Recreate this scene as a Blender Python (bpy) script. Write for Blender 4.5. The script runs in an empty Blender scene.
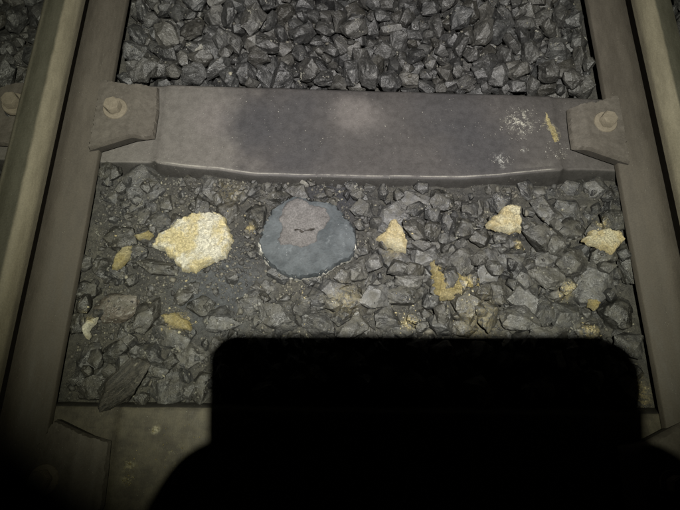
import bpy, bmesh, math, random
import numpy as np
from mathutils import Vector, Matrix, Quaternion, noise, geometry
from mathutils.bvhtree import BVHTree

# ------------------------------------------------------------------ camera, night sky, torch light, exposure
CAM_H, CAM_X = 0.82728, -0.06023
PITCH, YAW, ROLL = 0.326837, -0.081848, 0.098005
FOC = 511.0
R_CAM = Matrix.Rotation(YAW, 3, 'Z') @ Matrix.Rotation(PITCH, 3, 'X') @ Matrix.Rotation(ROLL, 3, 'Z')
scene = bpy.context.scene
C = scene.collection
cam_data = bpy.data.cameras.new('camera')
cam_data.sensor_width = 36.0
cam_data.lens = FOC / 680 * 36
cam_data.clip_start = .01
cam_data.clip_end = 200
cam = bpy.data.objects.new('camera', cam_data)
C.objects.link(cam)
cam.matrix_world = Matrix.Translation((CAM_X, 0, CAM_H)) @ R_CAM.to_4x4()
scene.camera = cam
world = bpy.data.worlds.new('World')
scene.world = world
world.use_nodes = True
bg = world.node_tree.nodes['Background']
bg.inputs[0].default_value = (.35, .45, .6, 1)
bg.inputs[1].default_value = .0012
LAMP = Vector((-.04, 0.0, 1.085))
AIM = Vector((.02, .56, 0))
ld = bpy.data.lights.new('torch_light', 'SPOT')
ld.energy = 150
ld.color = (1.0, 1.0, 1.0)
# a cheap torch: neutral in the hot spot, yellow-green towards the rim of its beam
ld.use_nodes = True
_t = ld.node_tree; _e = _t.nodes['Emission']
_tc = _t.nodes.new('ShaderNodeTexCoord'); _sx = _t.nodes.new('ShaderNodeSeparateXYZ'); _t.links.new(_tc.outputs['Normal'], _sx.inputs[0])
_ab = _t.nodes.new('ShaderNodeMath'); _ab.operation = 'ABSOLUTE'; _t.links.new(_sx.outputs[2], _ab.inputs[0])
_cr = _t.nodes.new('ShaderNodeValToRGB'); _t.links.new(_ab.outputs[0], _cr.inputs[0])
_cr.color_ramp.elements[0].position = .80; _cr.color_ramp.elements[0].color = (.80, .80, .57, 1)
_cr.color_ramp.elements[1].position = .985; _cr.color_ramp.elements[1].color = (.99, .955, .925, 1)
_m = _cr.color_ramp.elements.new(.92); _m.color = (.95, .945, .82, 1)
_t.links.new(_cr.outputs[0], _e.inputs[0])
ld.shadow_soft_size = .0022
ld.spot_size = math.radians(80)
ld.spot_blend = .92
lamp = bpy.data.objects.new('torch_light', ld)
C.objects.link(lamp)
lamp.location = LAMP
lamp.rotation_euler = (AIM - LAMP).to_track_quat('-Z', 'Y').to_euler()
vs = scene.view_settings
vs.view_transform = 'Standard'
vs.look = 'None'
vs.gamma = 1
vs.exposure = 0
scene.cycles.max_bounces = 4

def at(u, v, z=0.0):
    """a point of the photograph laid on the level z of the track bed, in metres"""
    d = R_CAM @ Vector((u - 340.0, 255.0 - v, -FOC))
    t = (z - CAM_H) / d.z
    return (CAM_X + t * d.x, t * d.y)
KINDS = 44
def stone_mesh(k, detail=True):
    r = random.Random(1000 + k)
    bm = bmesh.new()
    n = r.randint(10, 17)
    p = r.choice((2.3, 2.8, 3.6))
    for i in range(n):
        z = 1 - 2 * (i + .5) / n; a = i * 2.39996 + r.uniform(-.45, .45)
        s = math.sqrt(1 - z * z)
        d = Vector((math.cos(a) * s + r.uniform(-.25, .25), math.sin(a) * s + r.uniform(-.25, .25), z + r.uniform(-.2, .2)))
        nn = (abs(d.x) ** p + abs(d.y) ** p + abs(d.z) ** p) ** (1 / p)
        d = d / nn * r.uniform(.86, 1.05)
        bm.verts.new(d)
    res = bmesh.ops.convex_hull(bm, input=bm.verts[:])
    bmesh.ops.delete(bm, geom=[v for v in bm.verts if not v.link_faces], context='VERTS')
    lo = Vector([min(v.co[i] for v in bm.verts) for i in range(3)]); hi = Vector([max(v.co[i] for v in bm.verts) for i in range(3)])
    for v in bm.verts:
        v.co = Vector([(v.co[i] - (lo[i] + hi[i]) / 2) / (hi[i] - lo[i]) for i in range(3)])
    if detail:
        bmesh.ops.dissolve_limit(bm, angle_limit=math.radians(16), verts=bm.verts[:], edges=bm.edges[:])
        bmesh.ops.bevel(bm, geom=bm.edges[:], offset=.010 + .016 * r.random(), segments=2, profile=.6, affect='EDGES', clamp_overlap=True)
        bmesh.ops.triangulate(bm, faces=bm.faces[:])
        for it in range(3 if detail is True else 1):
            lim = (.24, .15, .105)[it] if detail is True else .3
            es = [e for e in bm.edges if e.calc_length() > lim]
            if es: bmesh.ops.subdivide_edges(bm, edges=es, cuts=1)
            bmesh.ops.triangulate(bm, faces=bm.faces[:])
        bm.normal_update()
        off = Vector((k * 7.3, k * 3.1, 0))
        for v in bm.verts:
            q = v.co + off
            a = noise.noise(q * 2.6) * .05 + noise.noise(q * 6.5) * .030 + noise.noise(q * 15) * .014
            # shell-like steps of broken rock
            st = noise.noise(q * 3.7 + Vector((9, 2, 4)))
            a += (-.022 if st > .12 else 0.0)
            v.co += v.normal * a
    me = bpy.data.meshes.new('stone')
    bm.to_mesh(me); bm.free()
    return me
# stones traced one by one: centre u, v, length px, width px, angle deg (anticlockwise in the picture), tone
HERO = [(503,199,25,20,0,0),(547,208,30,17,-45,0),(574,208,34,29,0,0),(571,227,28,21,20,-1),(547,238,40,24,-25,-1),(543,260,29,16,5,1),(514,263,34,34,0,0),
(574,261,37,27,-10,0),(597,279,46,42,10,1),(547,276,34,20,-10,0),(527,295,34,33,0,0),(489,265,34,19,80,1),(500,290,31,21,25,0),(489,315,33,19,80,0),
(521,317,34,21,0,0),(546,310,29,20,70,0),(568,314,34,31,60,0),(618,199,26,16,70,0),(599,186,26,20,0,0),(574,186,28,15,10,0),(605,254,24,17,0,-1),
(616,219,27,17,10,-1),(620,312,30,27,0,-1),(552,333,33,18,0,0),(395,213,30,26,40,1),(418,199,34,18,-14,1),(432,230,21,14,85,-1),(426,254,25,20,20,1),
(397,258,34,22,-50,1),(412,270,22,15,-15,0),(374,262,16,16,0,1),(374,296,27,21,10,1),(404,293,32,17,0,-1),(464,258,27,22,70,0),(469,301,31,25,40,0),
(450,277,20,14,70,0),(431,301,15,14,0,0),(409,280,24,12,0,0),(348,297,30,23,10,0),(387,318,24,22,30,0),(404,331,24,16,0,0),(357,268,22,19,0,0),
(443,200,24,18,0,-1),(465,227,22,20,0,-1),(481,236,20,16,30,-1),(443,321,26,22,0,0),(467,325,24,18,0,0),(142,186,48,38,75,0),(110,172,20,17,0,-1),
(132,253,28,17,10,0),(157,267,38,13,-5,-1),(115,306,38,27,10,2),(146,313,38,20,70,0),(122,238,36,24,-20,-1),(89,356,30,20,85,0),(92,385,26,23,0,0),
(113,352,28,20,50,-1),(149,355,40,29,10,0),(170,336,38,24,-20,0),(167,390,40,31,0,0),(141,398,13,11,0,0),(199,388,22,28,0,-1),
(191,354,30,20,30,0),(270,190,42,24,-25,-1),(332,287,27,21,60,1),(316,299,26,20,20,0),(283,314,42,28,-10,0),(249,302,32,22,0,0),(343,276,16,13,0,0),
(222,318,34,22,15,0),(200,305,26,18,0,-1),(317,323,30,20,0,0),(352,325,30,20,20,0),(597,230,20,16,0,-1),(631,262,20,34,0,-1),(591,333,26,18,0,0),(630,344,26,22,0,0),
(362,207,22,16,0,0),(374,237,18,20,0,0),(78,322,14,20,0,-1),(85,290,22,18,0,-1),(82,262,18,16,0,0)]
LONG = (123,386,62,21,50)      # the dark slaty stone by the second sleeper
def hero_items():
    r = random.Random(77); out = []
    for i, (u, v, a, b, ang, tone) in enumerate(HERO):
        x, y = at(u, v, -.008)
        x1, _ = at(u + 10, v, -.008); m = (x1 - x) / 10
        th = min(a, b) * m * r.uniform(.75, 1.0)
        out.append((r.randrange(KINDS), x, y, -.004 - th / 2 + r.uniform(-.004, .006), a * m * 1.20, b * m * 1.26, th, math.radians(ang - 3), tone))
    return out

DATA = (
    '22,-2164,7665,8,110,475,-814,-315,628,417,335;35,157,6446,5,832,120,429,-331,615,428,384;17,-6915,7696,-207,447,-272,568,-635,572,416,316;26,-6716,6095,17,620,-591,-481,188,641,456'
    ',331;16,2464,7616,-59,425,-375,818,-94,614,429,356;14,-4217,6528,-163,876,-19,-144,460,613,400,324;33,-3836,7254,-104,613,-18,-23,790,482,422,365;7,1995,7840,27,259,-784,-549,-127,'
    '545,385,362;8,-3225,6423,-143,88,-937,-328,82,507,408,316;41,-158,7528,-9,887,-440,-101,95,519,374,371;32,3566,6439,209,368,256,-697,559,503,380,367;3,2659,6471,34,300,-755,-524,-2'
    '56,473,408,253;41,-1162,7433,-69,87,-250,700,-663,518,396,328;43,-1016,6475,20,888,238,-368,-138,500,432,319;33,-1527,6511,-231,15,-630,714,306,564,386,330;7,266,1218,-324,805,15,-'
    '72,-588,432,333,223;36,-4616,6979,-202,197,-927,52,316,439,413,236;11,788,7472,-264,668,281,519,-454,575,411,279;43,-3390,7547,-187,525,6,-266,-808,588,447,309;18,-157,6591,-156,61'
    '8,-444,634,-140,504,391,362;11,-1840,7053,22,886,-411,195,-95,515,417,323;0,-2250,3992,-408,43,59,190,-979,396,352,255;15,2853,7754,-220,452,21,596,-664,598,456,327;14,-1054,988,-4'
    '38,778,161,-49,-606,436,284,213;3,560,6457,-239,69,-145,286,-945,522,443,354;9,908,3300,3,271,-38,-919,283,504,450,259;5,3354,7106,-40,600,487,-362,-521,457,338,271;28,-1362,582,-3'
    '98,409,811,-416,-40,431,296,262;5,-2266,6638,-288,320,-615,-623,361,461,420,356;36,-3643,3452,-273,170,849,484,-128,390,308,291;28,-2948,7895,-277,44,378,810,446,608,420,329;1,-281'
    '0,6716,-276,231,176,-422,-858,620,440,312;11,-3271,8118,9,256,123,239,-928,600,426,322;41,-2664,7870,-95,569,394,-88,-717,512,327,275;13,1428,803,-413,31,-237,-967,-86,383,290,234;'
    '12,196,961,-441,913,99,-18,-394,437,326,187;39,-2018,6816,-93,185,-940,200,204,439,344,341;0,-3115,6754,-68,161,67,618,-766,468,339,236;7,-789,772,-394,724,-181,-293,598,436,294,22'
    '6;38,-1004,1896,1,140,-961,-18,-236,413,326,215;10,-3253,842,-79,145,823,-533,-128,344,296,174;20,3489,516,-395,974,-87,-139,-157,396,287,185;23,4263,582,-419,98,347,-933,11,370,26'
    '6,217;14,-4439,2557,-216,644,-609,-443,130,367,292,297;20,-3206,1862,-414,134,42,-986,-92,421,290,245;0,3410,3067,-8,845,73,-79,524,375,276,214;16,2391,6628,-102,320,95,-77,939,497'
    ',375,254;17,-4018,2422,-397,247,263,-303,-882,418,305,265;18,2238,682,-409,471,-7,-16,882,362,286,218;19,3993,7213,-85,32,17,-868,-495,555,363,272;33,507,7138,-190,233,-186,-816,-4'
    '95,422,316,220;11,-1545,8056,-171,67,241,-784,-567,441,344,242;42,-4583,7457,-287,793,-393,316,-343,476,426,269;2,4094,6450,37,827,259,13,-498,377,318,256;23,-3308,3208,-392,251,-4'
    ',-37,967,347,294,263;27,4631,6483,-322,648,-113,-694,-294,464,415,357;21,4614,7209,-193,361,-277,357,-816,548,409,260;8,3057,6612,18,815,-528,-190,145,466,382,269;37,-3818,6862,-87'
    ',158,-47,-979,123,456,287,263;8,-318,1759,-33,913,-265,-215,223,368,261,189;42,484,3126,-73,974,-124,43,187,384,322,268;34,715,881,-403,87,-305,-269,-909,404,253,254;3,-2573,6452,-'
    '252,656,-335,674,56,457,344,320;33,2960,8186,-282,671,640,186,-324,511,423,363;18,4413,8043,-128,374,-204,291,-856,422,320,301;28,1539,3441,-87,323,-564,-746,-141,440,271,263;36,-1'
    '171,8350,-168,737,-65,187,-646,488,436,376;14,1989,7274,-101,52,796,230,557,481,327,249;42,1084,645,-397,647,-508,29,569,433,302,207;18,2019,2170,99,989,-81,123,22,387,287,236;14,-'
    '2990,7103,-280,102,-771,565,275,631,449,294;14,1455,8231,-144,104,26,993,55,430,322,282;17,-2558,7314,-255,386,-772,501,59,526,350,305;10,-712,6440,-131,50,272,-942,191,515,369,249'
    ';4,-4551,3781,-406,698,-19,218,-681,383,284,256;9,-993,2787,-397,157,840,-410,-319,393,312,234;21,-2419,2176,-415,753,36,-140,-643,396,315,234;30,600,2579,-11,888,-95,-220,394,342,'
    '305,197;39,3047,6466,-232,42,164,-87,-982,505,372,331;28,2180,3846,-381,481,-389,735,-278,393,297,269;7,438,558,-453,988,149,40,29,375,252,171;43,-4226,3582,-346,449,-368,795,178,3'
    '81,294,284;32,-1622,3670,-396,291,177,-756,560,387,318,279;15,1554,7814,-214,694,665,-25,-275,448,382,355;4,-1987,974,-416,731,224,-83,640,375,250,204;22,-3639,3050,-375,132,-98,-9'
    '33,319,395,314,266;23,1044,1284,-406,92,-122,479,-865,415,276,192;37,2896,7123,-187,85,-603,-188,770,528,403,285;13,4100,8108,-73,553,457,483,502,482,374,267;6,-1342,1196,-426,55,1'
    '04,207,-971,367,272,174;33,978,6579,-315,211,-258,-282,900,452,277,248;19,-2079,556,-419,87,-14,976,-197,358,299,205;34,-3782,6584,-228,389,-15,-597,-702,627,404,301;14,-4683,7968,'
    '-265,254,587,460,616,487,358,242;11,-1915,8201,12,649,-279,303,-640,602,444,321;37,2695,3190,-291,210,140,742,-620,379,288,274;18,-1091,3294,-391,19,-970,239,-31,354,318,262;19,-34'
    '72,2162,-393,293,405,-711,494,364,281,296;0,-3764,742,-332,596,377,-523,478,386,277,254;6,-3570,565,-409,145,967,159,-139,397,310,239;14,-1877,6497,-269,434,-169,-885,-2,500,341,27'
    '6;23,3822,7733,-28,709,570,322,-262,433,282,270;19,-2122,3037,-436,61,-448,-886,-107,402,278,205;16,-1117,3649,-424,296,11,152,-943,354,326,197;26,-1565,2571,-429,216,502,-836,-43,'
    '401,281,254;12,1344,2448,-291,12,300,-580,757,417,341,284;11,1306,1799,21,600,-160,-402,673,364,235,154;37,-4207,985,-19,861,32,-149,-486,345,272,174;22,-428,7717,-39,751,250,551,2'
    '65,578,424,300;37,-2788,7215,-75,704,-43,416,-574,407,307,210;38,1696,1197,-321,183,302,-902,248,410,291,215;3,-4646,1859,8,343,-754,-556,70,354,235,205;4,-724,7635,-130,234,-115,-'
    '213,-942,444,363,282;4,3409,7959,-182,153,238,958,-47,473,330,240;43,1108,7037,-123,51,322,-790,520,460,374,271;28,-4108,1409,-414,593,55,209,776,380,292,211;26,-571,3676,-401,105,'
    '-920,-375,43,379,293,248;5,2573,1452,-426,906,-6,-44,-422,368,258,204;16,2689,3639,-282,850,-428,-259,164,353,317,254;1,-2501,2968,-438,13,910,410,59,388,251,174;7,1746,6824,-394,3'
    '41,-430,-329,-769,441,381,342;34,2510,6911,-200,220,-48,906,359,481,425,338;3,2255,2594,63,370,-213,-275,861,315,252,212;20,975,3707,-45,927,-278,-56,244,396,293,211;1,-121,8230,-3'
    '16,968,16,-45,248,541,434,262;16,4438,7437,-123,375,-405,-821,-145,417,349,234;12,1801,8408,-103,477,204,-574,-633,526,427,352;41,-4193,2703,-379,366,-665,-513,401,391,308,262;20,7'
    '09,1134,-441,256,22,270,-928,333,292,212;37,1792,3913,-390,788,436,-85,426,442,314,216;41,2241,8097,-86,337,-596,-596,-420,463,422,341;1,-1113,1348,-386,544,198,-594,558,346,318,21'
    '3;40,3450,2232,-357,263,241,241,-903,372,254,222;27,-7163,8247,-389,80,-615,-329,-712,482,398,398;34,-3727,7965,-225,425,-141,-134,884,505,338,243;14,243,7801,-366,12,651,-334,682,'
    '494,423,317;22,2063,6459,-154,956,-177,-227,51,373,272,212;36,3031,7410,-113,487,540,-680,-96,469,371,217;13,940,7938,-121,461,18,231,-857,362,291,257;9,2031,2770,-3,63,875,391,280'
    ',295,283,185;17,-698,2895,-373,200,709,-209,-643,361,292,266;42,1291,3620,-63,930,135,-143,-309,333,300,193;1,-6503,5359,-173,836,202,-9,-511,557,429,338;29,2053,1013,-437,53,-809,'
    '-561,-167,317,204,162;12,-6577,5924,-387,474,762,407,-169,672,535,426;26,1122,8280,-214,117,-282,364,-880,479,372,367;33,2794,2437,-78,878,10,97,-469,304,227,172;33,-1726,2281,-239'
    ',702,-343,425,457,385,311,188;3,1057,1761,-367,552,-433,-701,129,389,296,212;41,1801,7550,-270,17,393,213,-894,451,352,239;39,-738,8407,-200,285,111,-285,-908,465,455,388;36,-2854,'
    '8177,-4,200,-10,930,-308,472,394,234;1,-3946,556,-436,313,436,844,23,311,248,196;38,-309,3802,-418,272,-674,-640,250,393,279,178;12,1631,555,-403,295,-411,281,-815,308,241,253;29,2'
    '910,1341,-422,847,296,-190,-398,339,209,196;36,587,7672,-164,806,-580,-10,113,449,320,201;12,-4323,7877,-300,911,58,-134,-385,385,341,239;6,-1217,7065,-218,606,49,555,568,478,341,3'
    '08;19,-390,7234,-175,313,-158,-924,153,396,295,277;17,3995,6780,-88,211,916,295,171,504,362,272;0,-1551,834,-391,656,704,243,124,301,262,194;11,2599,644,-447,136,211,-960,-120,321,'
    '228,149;12,-1356,2806,-412,113,-50,-48,-991,346,272,220;34,-805,3816,-367,513,-688,443,-261,362,272,242;30,1038,3034,-57,362,875,-312,79,403,253,182;8,5942,6458,-147,236,689,-677,-'
    '111,754,527,392;31,-4602,8177,-452,462,-832,260,-166,501,390,310;10,-4610,6680,-372,581,404,-482,517,484,340,248;11,-1818,7714,-148,538,-641,-368,405,473,337,217;9,-2492,8199,-156,'
    '922,-220,310,71,473,398,339;26,2586,8200,-149,369,-313,-687,-542,429,335,278;12,2806,3421,-379,217,-275,937,5,436,295,273;2,-4002,800,-178,872,229,193,-387,259,204,161;4,2709,1488,'
    '-248,266,29,-330,-905,330,264,176;20,2448,1110,-413,627,356,507,472,330,277,231;42,-3814,944,-109,471,-203,594,-619,305,224,184;22,2198,7053,-93,368,485,784,122,398,290,275;0,-1549'
    ',1043,-429,36,120,259,-958,291,188,170;43,-829,3080,-382,520,-63,-684,-508,422,319,223;8,126,2485,-416,753,-322,-245,519,435,306,195;32,-464,1934,-12,154,164,-974,-20,280,234,191;3'
    '1,4246,2676,-32,44,-57,369,927,279,269,214;27,3838,8239,-206,102,-654,748,-43,387,354,236;10,3567,7615,-160,162,938,292,93,378,312,299;40,-3611,6389,-2,619,669,-409,35,331,285,249;'
    '37,-1547,7115,-174,242,20,232,-942,396,273,276;39,3280,7509,-41,929,-112,351,-37,424,354,234;17,4166,1370,-427,147,616,549,545,334,204,171;4,-2800,746,-151,681,-397,615,26,367,247,'
    '178;29,-4432,1457,-364,565,346,-556,502,341,277,179;15,-1997,2654,-383,345,-569,585,464,330,293,219;5,-2615,3848,-410,666,237,-429,-562,314,230,226;33,-7404,7556,-503,179,975,-74,1'
    '14,679,494,287;11,-7338,7638,-236,729,-238,107,633,521,414,350;6,1406,7011,-302,444,309,434,720,338,296,269;1,531,8360,-208,64,-54,-385,-919,547,395,224;6,-1602,7417,-114,471,666,-'
    '362,-452,394,348,227;1,-613,3939,-416,956,238,-172,-6,340,267,211;21,-399,4097,-436,991,108,-71,-26,382,265,183;39,682,6794,-224,456,-676,239,-528,487,315,276;20,3477,8337,-260,262'
    ',-350,-348,829,541,402,252;4,-587,677,-441,65,579,813,14,289,211,163;26,-4610,2494,-435,187,825,-529,66,390,318,233;2,2493,3649,-418,268,-877,-398,27,357,287,206;1,-2184,789,-442,3'
    '7,972,155,175,301,223,149;22,935,1032,-448,98,-934,-344,-10,262,215,132;3,-3227,2909,-427,77,328,418,-844,303,248,208;26,-2231,1027,-421,915,-334,152,-167,271,217,210;17,-6903,8449'
    ',-454,758,-118,324,-553,600,410,397;33,-1830,6822,-466,12,638,701,318,504,411,380;40,3656,6420,-232,237,-354,350,834,463,376,310;42,-14,6991,-183,107,420,-360,826,505,403,326;20,-6'
    '01,7077,-94,47,-589,-748,303,417,323,234;13,3367,6401,-163,710,-225,665,-56,419,286,218;10,-2341,2427,-407,230,-148,795,542,287,253,216;5,1102,4165,-92,360,745,449,-338,301,289,230'
    ';6,-745,3331,-404,102,-241,877,-402,341,243,197;42,415,7925,-80,192,-99,-79,973,383,251,175;8,-4644,3086,-428,47,383,-472,793,267,253,185;32,4271,3755,-398,248,-957,131,68,291,270,'
    '195;32,-6979,7092,-416,5,-774,-522,359,566,462,344;39,4310,8530,-220,670,-658,22,342,482,324,280;31,1111,7606,-201,997,-69,8,18,326,260,178;41,-3485,6800,-159,783,-9,131,-608,325,2'
    '59,179;8,-3788,2263,-415,731,70,-2,679,270,213,208;27,4010,1112,-456,141,-24,-986,-90,286,218,188;9,839,1897,-448,127,909,-375,129,283,261,171;8,1924,2459,-113,432,-469,-741,211,28'
    '4,223,204;4,-1466,2176,-442,907,-178,43,379,338,213,166;27,1762,2411,-150,565,-453,498,-477,325,266,216;16,-4013,8380,-230,443,-13,-504,741,517,370,281;4,-985,7941,-143,48,-381,-86'
    '8,314,362,279,229;26,3544,6655,-77,418,634,139,636,544,404,334;4,-1147,4137,-434,976,-107,141,-129,321,279,183;8,-879,1243,-435,26,590,786,182,271,214,163;36,4099,1867,-442,55,-606'
    ',-792,-54,340,232,159;23,-1785,3430,-428,31,-215,-912,348,281,235,195;15,-2457,985,-451,819,-113,171,-536,279,192,160;21,1355,6528,-446,252,196,-917,240,524,397,236;18,-2064,7228,-'
    '157,902,-381,3,201,505,411,344;20,-2957,7513,-175,889,-136,199,389,487,335,205;8,-698,7930,-122,816,-309,171,457,488,318,233;30,3670,8630,-44,160,-755,623,126,544,389,288;28,-1760,'
    '2779,-442,212,-876,425,-83,280,225,154;18,-4320,2329,-397,353,227,686,-594,335,233,191;3,-3005,1718,-405,650,509,338,452,294,238,155;4,3680,623,-429,71,612,765,190,270,239,192;33,-'
    '2183,1352,-461,907,-9,222,359,263,188,144;15,-7049,6754,-406,342,483,668,-451,521,398,310;5,-2687,7031,-222,111,-509,753,-402,345,281,215;21,-897,6777,-176,873,-423,210,-119,590,39'
    '7,286;11,-2207,8205,-97,889,145,435,-2,497,386,229;3,261,3467,-174,372,565,514,-528,353,242,223;42,-1140,2609,-421,632,134,320,-693,285,220,222;25,1412,1177,-343,482,233,107,838,28'
    '4,241,159;10,-1496,6955,-319,690,-119,-200,-685,494,346,245;21,2973,8434,-80,928,-190,-18,321,347,267,241;13,1938,6723,-206,866,205,442,113,300,256,241;39,1625,7144,-150,587,-671,2'
    '70,364,355,239,203;15,1668,1399,-436,2,265,441,-858,265,223,203;12,-1437,1478,-457,67,-762,-643,43,288,225,134;6,3128,1299,-428,538,-37,-58,-840,279,215,192;41,-1224,2207,-453,83,9'
    '94,29,67,251,227,138;23,4642,2910,-13,357,-850,376,-93,221,204,132;8,-3928,3571,-421,360,-537,703,-297,315,210,191;29,1173,7876,-272,856,139,-58,494,456,297,254;6,1327,6748,-370,26'
    '0,51,855,446,315,243,204;41,-467,6443,-300,864,-135,-278,-397,469,350,250;17,245,8178,-37,50,114,635,762,311,277,175;6,1147,2232,-419,43,586,807,60,415,334,204;40,638,3341,-106,11,'
    '170,841,514,326,211,196;15,1427,3111,-380,343,489,613,517,312,270,216;10,1882,644,-432,827,-207,-183,490,257,191,166;3,1109,6928,-445,185,405,-677,-587,502,343,318;43,4684,6943,-11'
    '8,333,689,68,641,279,261,199;15,-2470,7566,-174,530,-512,95,-670,334,291,243;33,3280,8527,-188,780,-354,-111,504,313,226,192;20,2299,2067,-15,56,-133,-243,959,268,208,168;36,4282,2'
    '201,-115,408,130,-154,891,212,186,174;9,-2730,2419,-431,253,48,932,256,265,221,186;20,-3330,7194,-255,294,189,-929,121,371,334,271;33,325,6743,-186,743,-153,-638,-132,408,294,279;3'
    '6,-1325,7718,-159,335,879,-329,-84,321,270,243;39,-3441,7890,-144,273,643,705,-121,405,278,186;41,1776,3097,-140,151,341,157,-914,237,199,144;38,-71,1244,-456,791,32,-208,-575,246,'
    '212,143;8,-4323,791,-32,136,989,-49,12,213,167,168;35,2776,928,-454,967,1,-11,253,239,195,126;14,1986,1864,27,84,-255,-162,-949,226,206,170;42,2173,7011,-420,920,265,68,282,520,419'
    ',335;28,-175,7316,-403,146,306,779,-527,500,454,368;3,-4316,8421,-387,111,-247,-808,-523,411,302,278;33,-918,7437,-275,99,985,115,80,280,251,169;17,456,1355,-439,684,-300,-17,665,2'
    '69,232,176;2,-1052,3913,-404,895,358,-240,114,298,203,162;31,-103,3327,-453,652,114,-43,-748,244,186,154;29,-3832,3350,-434,95,273,-957,-37,315,211,179;21,3276,1079,-413,370,243,-6'
    '96,565,301,221,166;38,1802,6543,-448,641,728,-74,232,570,396,259;3,2611,7277,-311,107,470,-875,54,468,315,242;14,2164,7613,-195,369,480,-791,-85,481,318,335;41,846,7022,-317,16,659'
    ',644,388,373,278,228;13,1274,1171,-435,449,-535,649,-301,285,190,169;17,4604,3244,-423,612,113,352,700,376,251,193;4,-2360,1489,-444,278,664,-684,-119,311,220,168;4,-3848,1577,-399'
    ',890,-336,-86,294,388,264,214;31,3491,3493,-91,437,279,789,329,225,185,160;31,2571,2349,0,341,761,430,-346,346,236,175;11,-2523,4173,-414,64,304,-281,-908,282,241,198;0,2586,2696,-'
    '20,83,642,486,587,238,186,142;29,6161,8096,-457,916,-47,104,-384,466,352,336;13,-4013,8120,-236,55,-107,557,-822,297,211,146;25,2731,8578,-110,100,-749,603,255,468,346,224;30,-1686'
    ',1219,-466,28,444,886,132,251,169,123;0,-34,873,-454,37,43,987,-151,226,159,131;15,-2389,3222,-444,436,17,220,-872,222,211,180;32,1636,3083,-411,475,-547,290,-625,319,236,215;37,20'
    '85,4166,-434,737,-484,-159,444,275,232,191;37,-6794,7171,-259,249,278,906,198,338,230,197;25,-443,8136,-200,146,566,419,695,450,322,309;42,87,8336,-140,740,-473,434,200,439,315,225'
    ';18,4639,7987,-282,433,266,-840,191,371,339,207;8,-799,2385,-438,27,-992,-115,-43,288,199,171;41,-3029,2296,-445,145,905,-399,30,216,180,159;22,-3068,1028,-232,559,723,-288,-285,25'
    '2,165,167;21,-194,3044,-446,196,886,-409,92,275,184,176;5,3894,1924,-358,72,579,512,-631,255,213,164;9,2188,3563,-406,505,-845,125,-124,338,270,200;26,-410,1196,-437,769,-507,-35,3'
    '87,243,176,173;37,-6647,6910,-453,171,443,-581,-661,628,395,366;39,-6646,6435,-226,899,-65,-67,427,538,367,242;4,-6854,6936,-228,20,-645,242,-724,278,205,154;33,6075,7547,-371,134,'
    '-517,113,838,562,472,415;41,719,4155,-393,718,-664,207,6,360,300,206;16,-2594,3187,-403,171,149,735,639,273,234,134;16,3181,937,-461,86,80,-988,-104,229,171,125;16,-4518,6429,-432,'
    '216,152,-805,532,562,407,290;19,1948,6992,-257,334,441,816,-166,416,291,198;37,297,4190,-440,100,-51,-75,991,305,189,168;27,-2838,2595,-461,804,-179,-398,404,257,160,151;21,-1886,2'
    '981,-463,169,81,-978,-96,215,176,130;21,1270,2656,-290,396,146,-886,194,288,217,154;10,-1643,614,-450,759,-342,-223,507,218,162,133;18,-6679,4693,-394,456,210,417,758,570,488,472;3'
    '0,-6624,7984,-452,498,64,91,860,576,524,357;42,4658,7561,-313,295,627,226,685,580,426,245;37,-4275,7339,-447,111,639,-551,-525,400,385,224;13,-2298,6975,-440,62,-971,-1,-229,528,45'
    '2,328;24,803,8119,-261,285,-199,-239,-907,365,282,244;33,4012,7503,-211,928,-121,-78,-345,355,303,205;41,1303,7330,-310,138,-92,85,-983,300,243,166;29,-1188,7856,-90,481,-370,-738,'
    '-295,252,190,169;31,886,8461,-218,227,-523,764,-302,319,230,145;14,1304,8551,-174,779,285,-301,-472,382,309,253;2,1373,7670,-282,45,571,428,-699,297,202,204;39,-772,1476,-400,551,4'
    '69,502,473,359,259,209;31,-1774,1030,-469,988,93,65,104,190,148,113;10,2502,2540,-102,384,920,-32,-64,269,175,140;19,2934,2712,-71,265,746,609,52,230,176,121;32,112,3469,-409,460,5'
    '65,474,494,308,230,182;15,2055,535,-468,79,-623,-738,-248,210,167,124;28,2618,989,-454,113,-74,76,-988,218,152,135;8,3968,3049,-273,664,662,-85,338,382,294,225;8,4467,7338,-438,528'
    ',366,610,463,376,287,275;16,-50,7617,-336,542,-636,213,-506,509,406,301;24,1610,6413,-320,515,-315,-253,757,344,239,220;9,3864,7000,-106,893,141,-419,-82,334,222,175;42,-1085,654,-'
    '455,995,-70,72,-2,230,166,137;0,-3346,4167,-452,959,-226,109,-129,204,165,158;36,-2843,2896,-457,3,-926,-332,-181,217,172,131;12,1026,2006,-440,232,-908,317,-148,294,193,150;6,-281'
    '0,1742,-448,697,-16,-53,-715,278,180,148;17,4529,2617,-247,700,-304,640,-84,284,200,152;27,2916,1049,-464,592,31,-439,675,213,165,144;40,-3953,7843,-434,771,631,-54,-72,496,361,287'
    ';32,4587,8741,-384,196,438,872,-95,501,345,222;19,1642,7020,-259,672,-552,-22,-494,248,193,154;17,-840,8157,-167,874,-440,-124,-168,342,267,200;40,2454,6348,-170,512,688,-202,-474,'
    '252,211,195;34,964,6838,-252,262,-313,200,-891,269,200,168;4,-323,6944,-259,319,-578,616,430,294,229,139;37,-3751,2901,-455,5,992,95,84,274,197,148;27,613,2352,-419,63,-377,-611,-6'
    '93,337,273,248;32,919,3121,-219,65,487,-440,-751,357,221,184;20,-370,2937,-473,715,-242,-124,644,258,162,122;6,1844,907,-456,677,421,484,360,230,150,145;10,4435,3924,-409,257,746,-'
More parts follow.
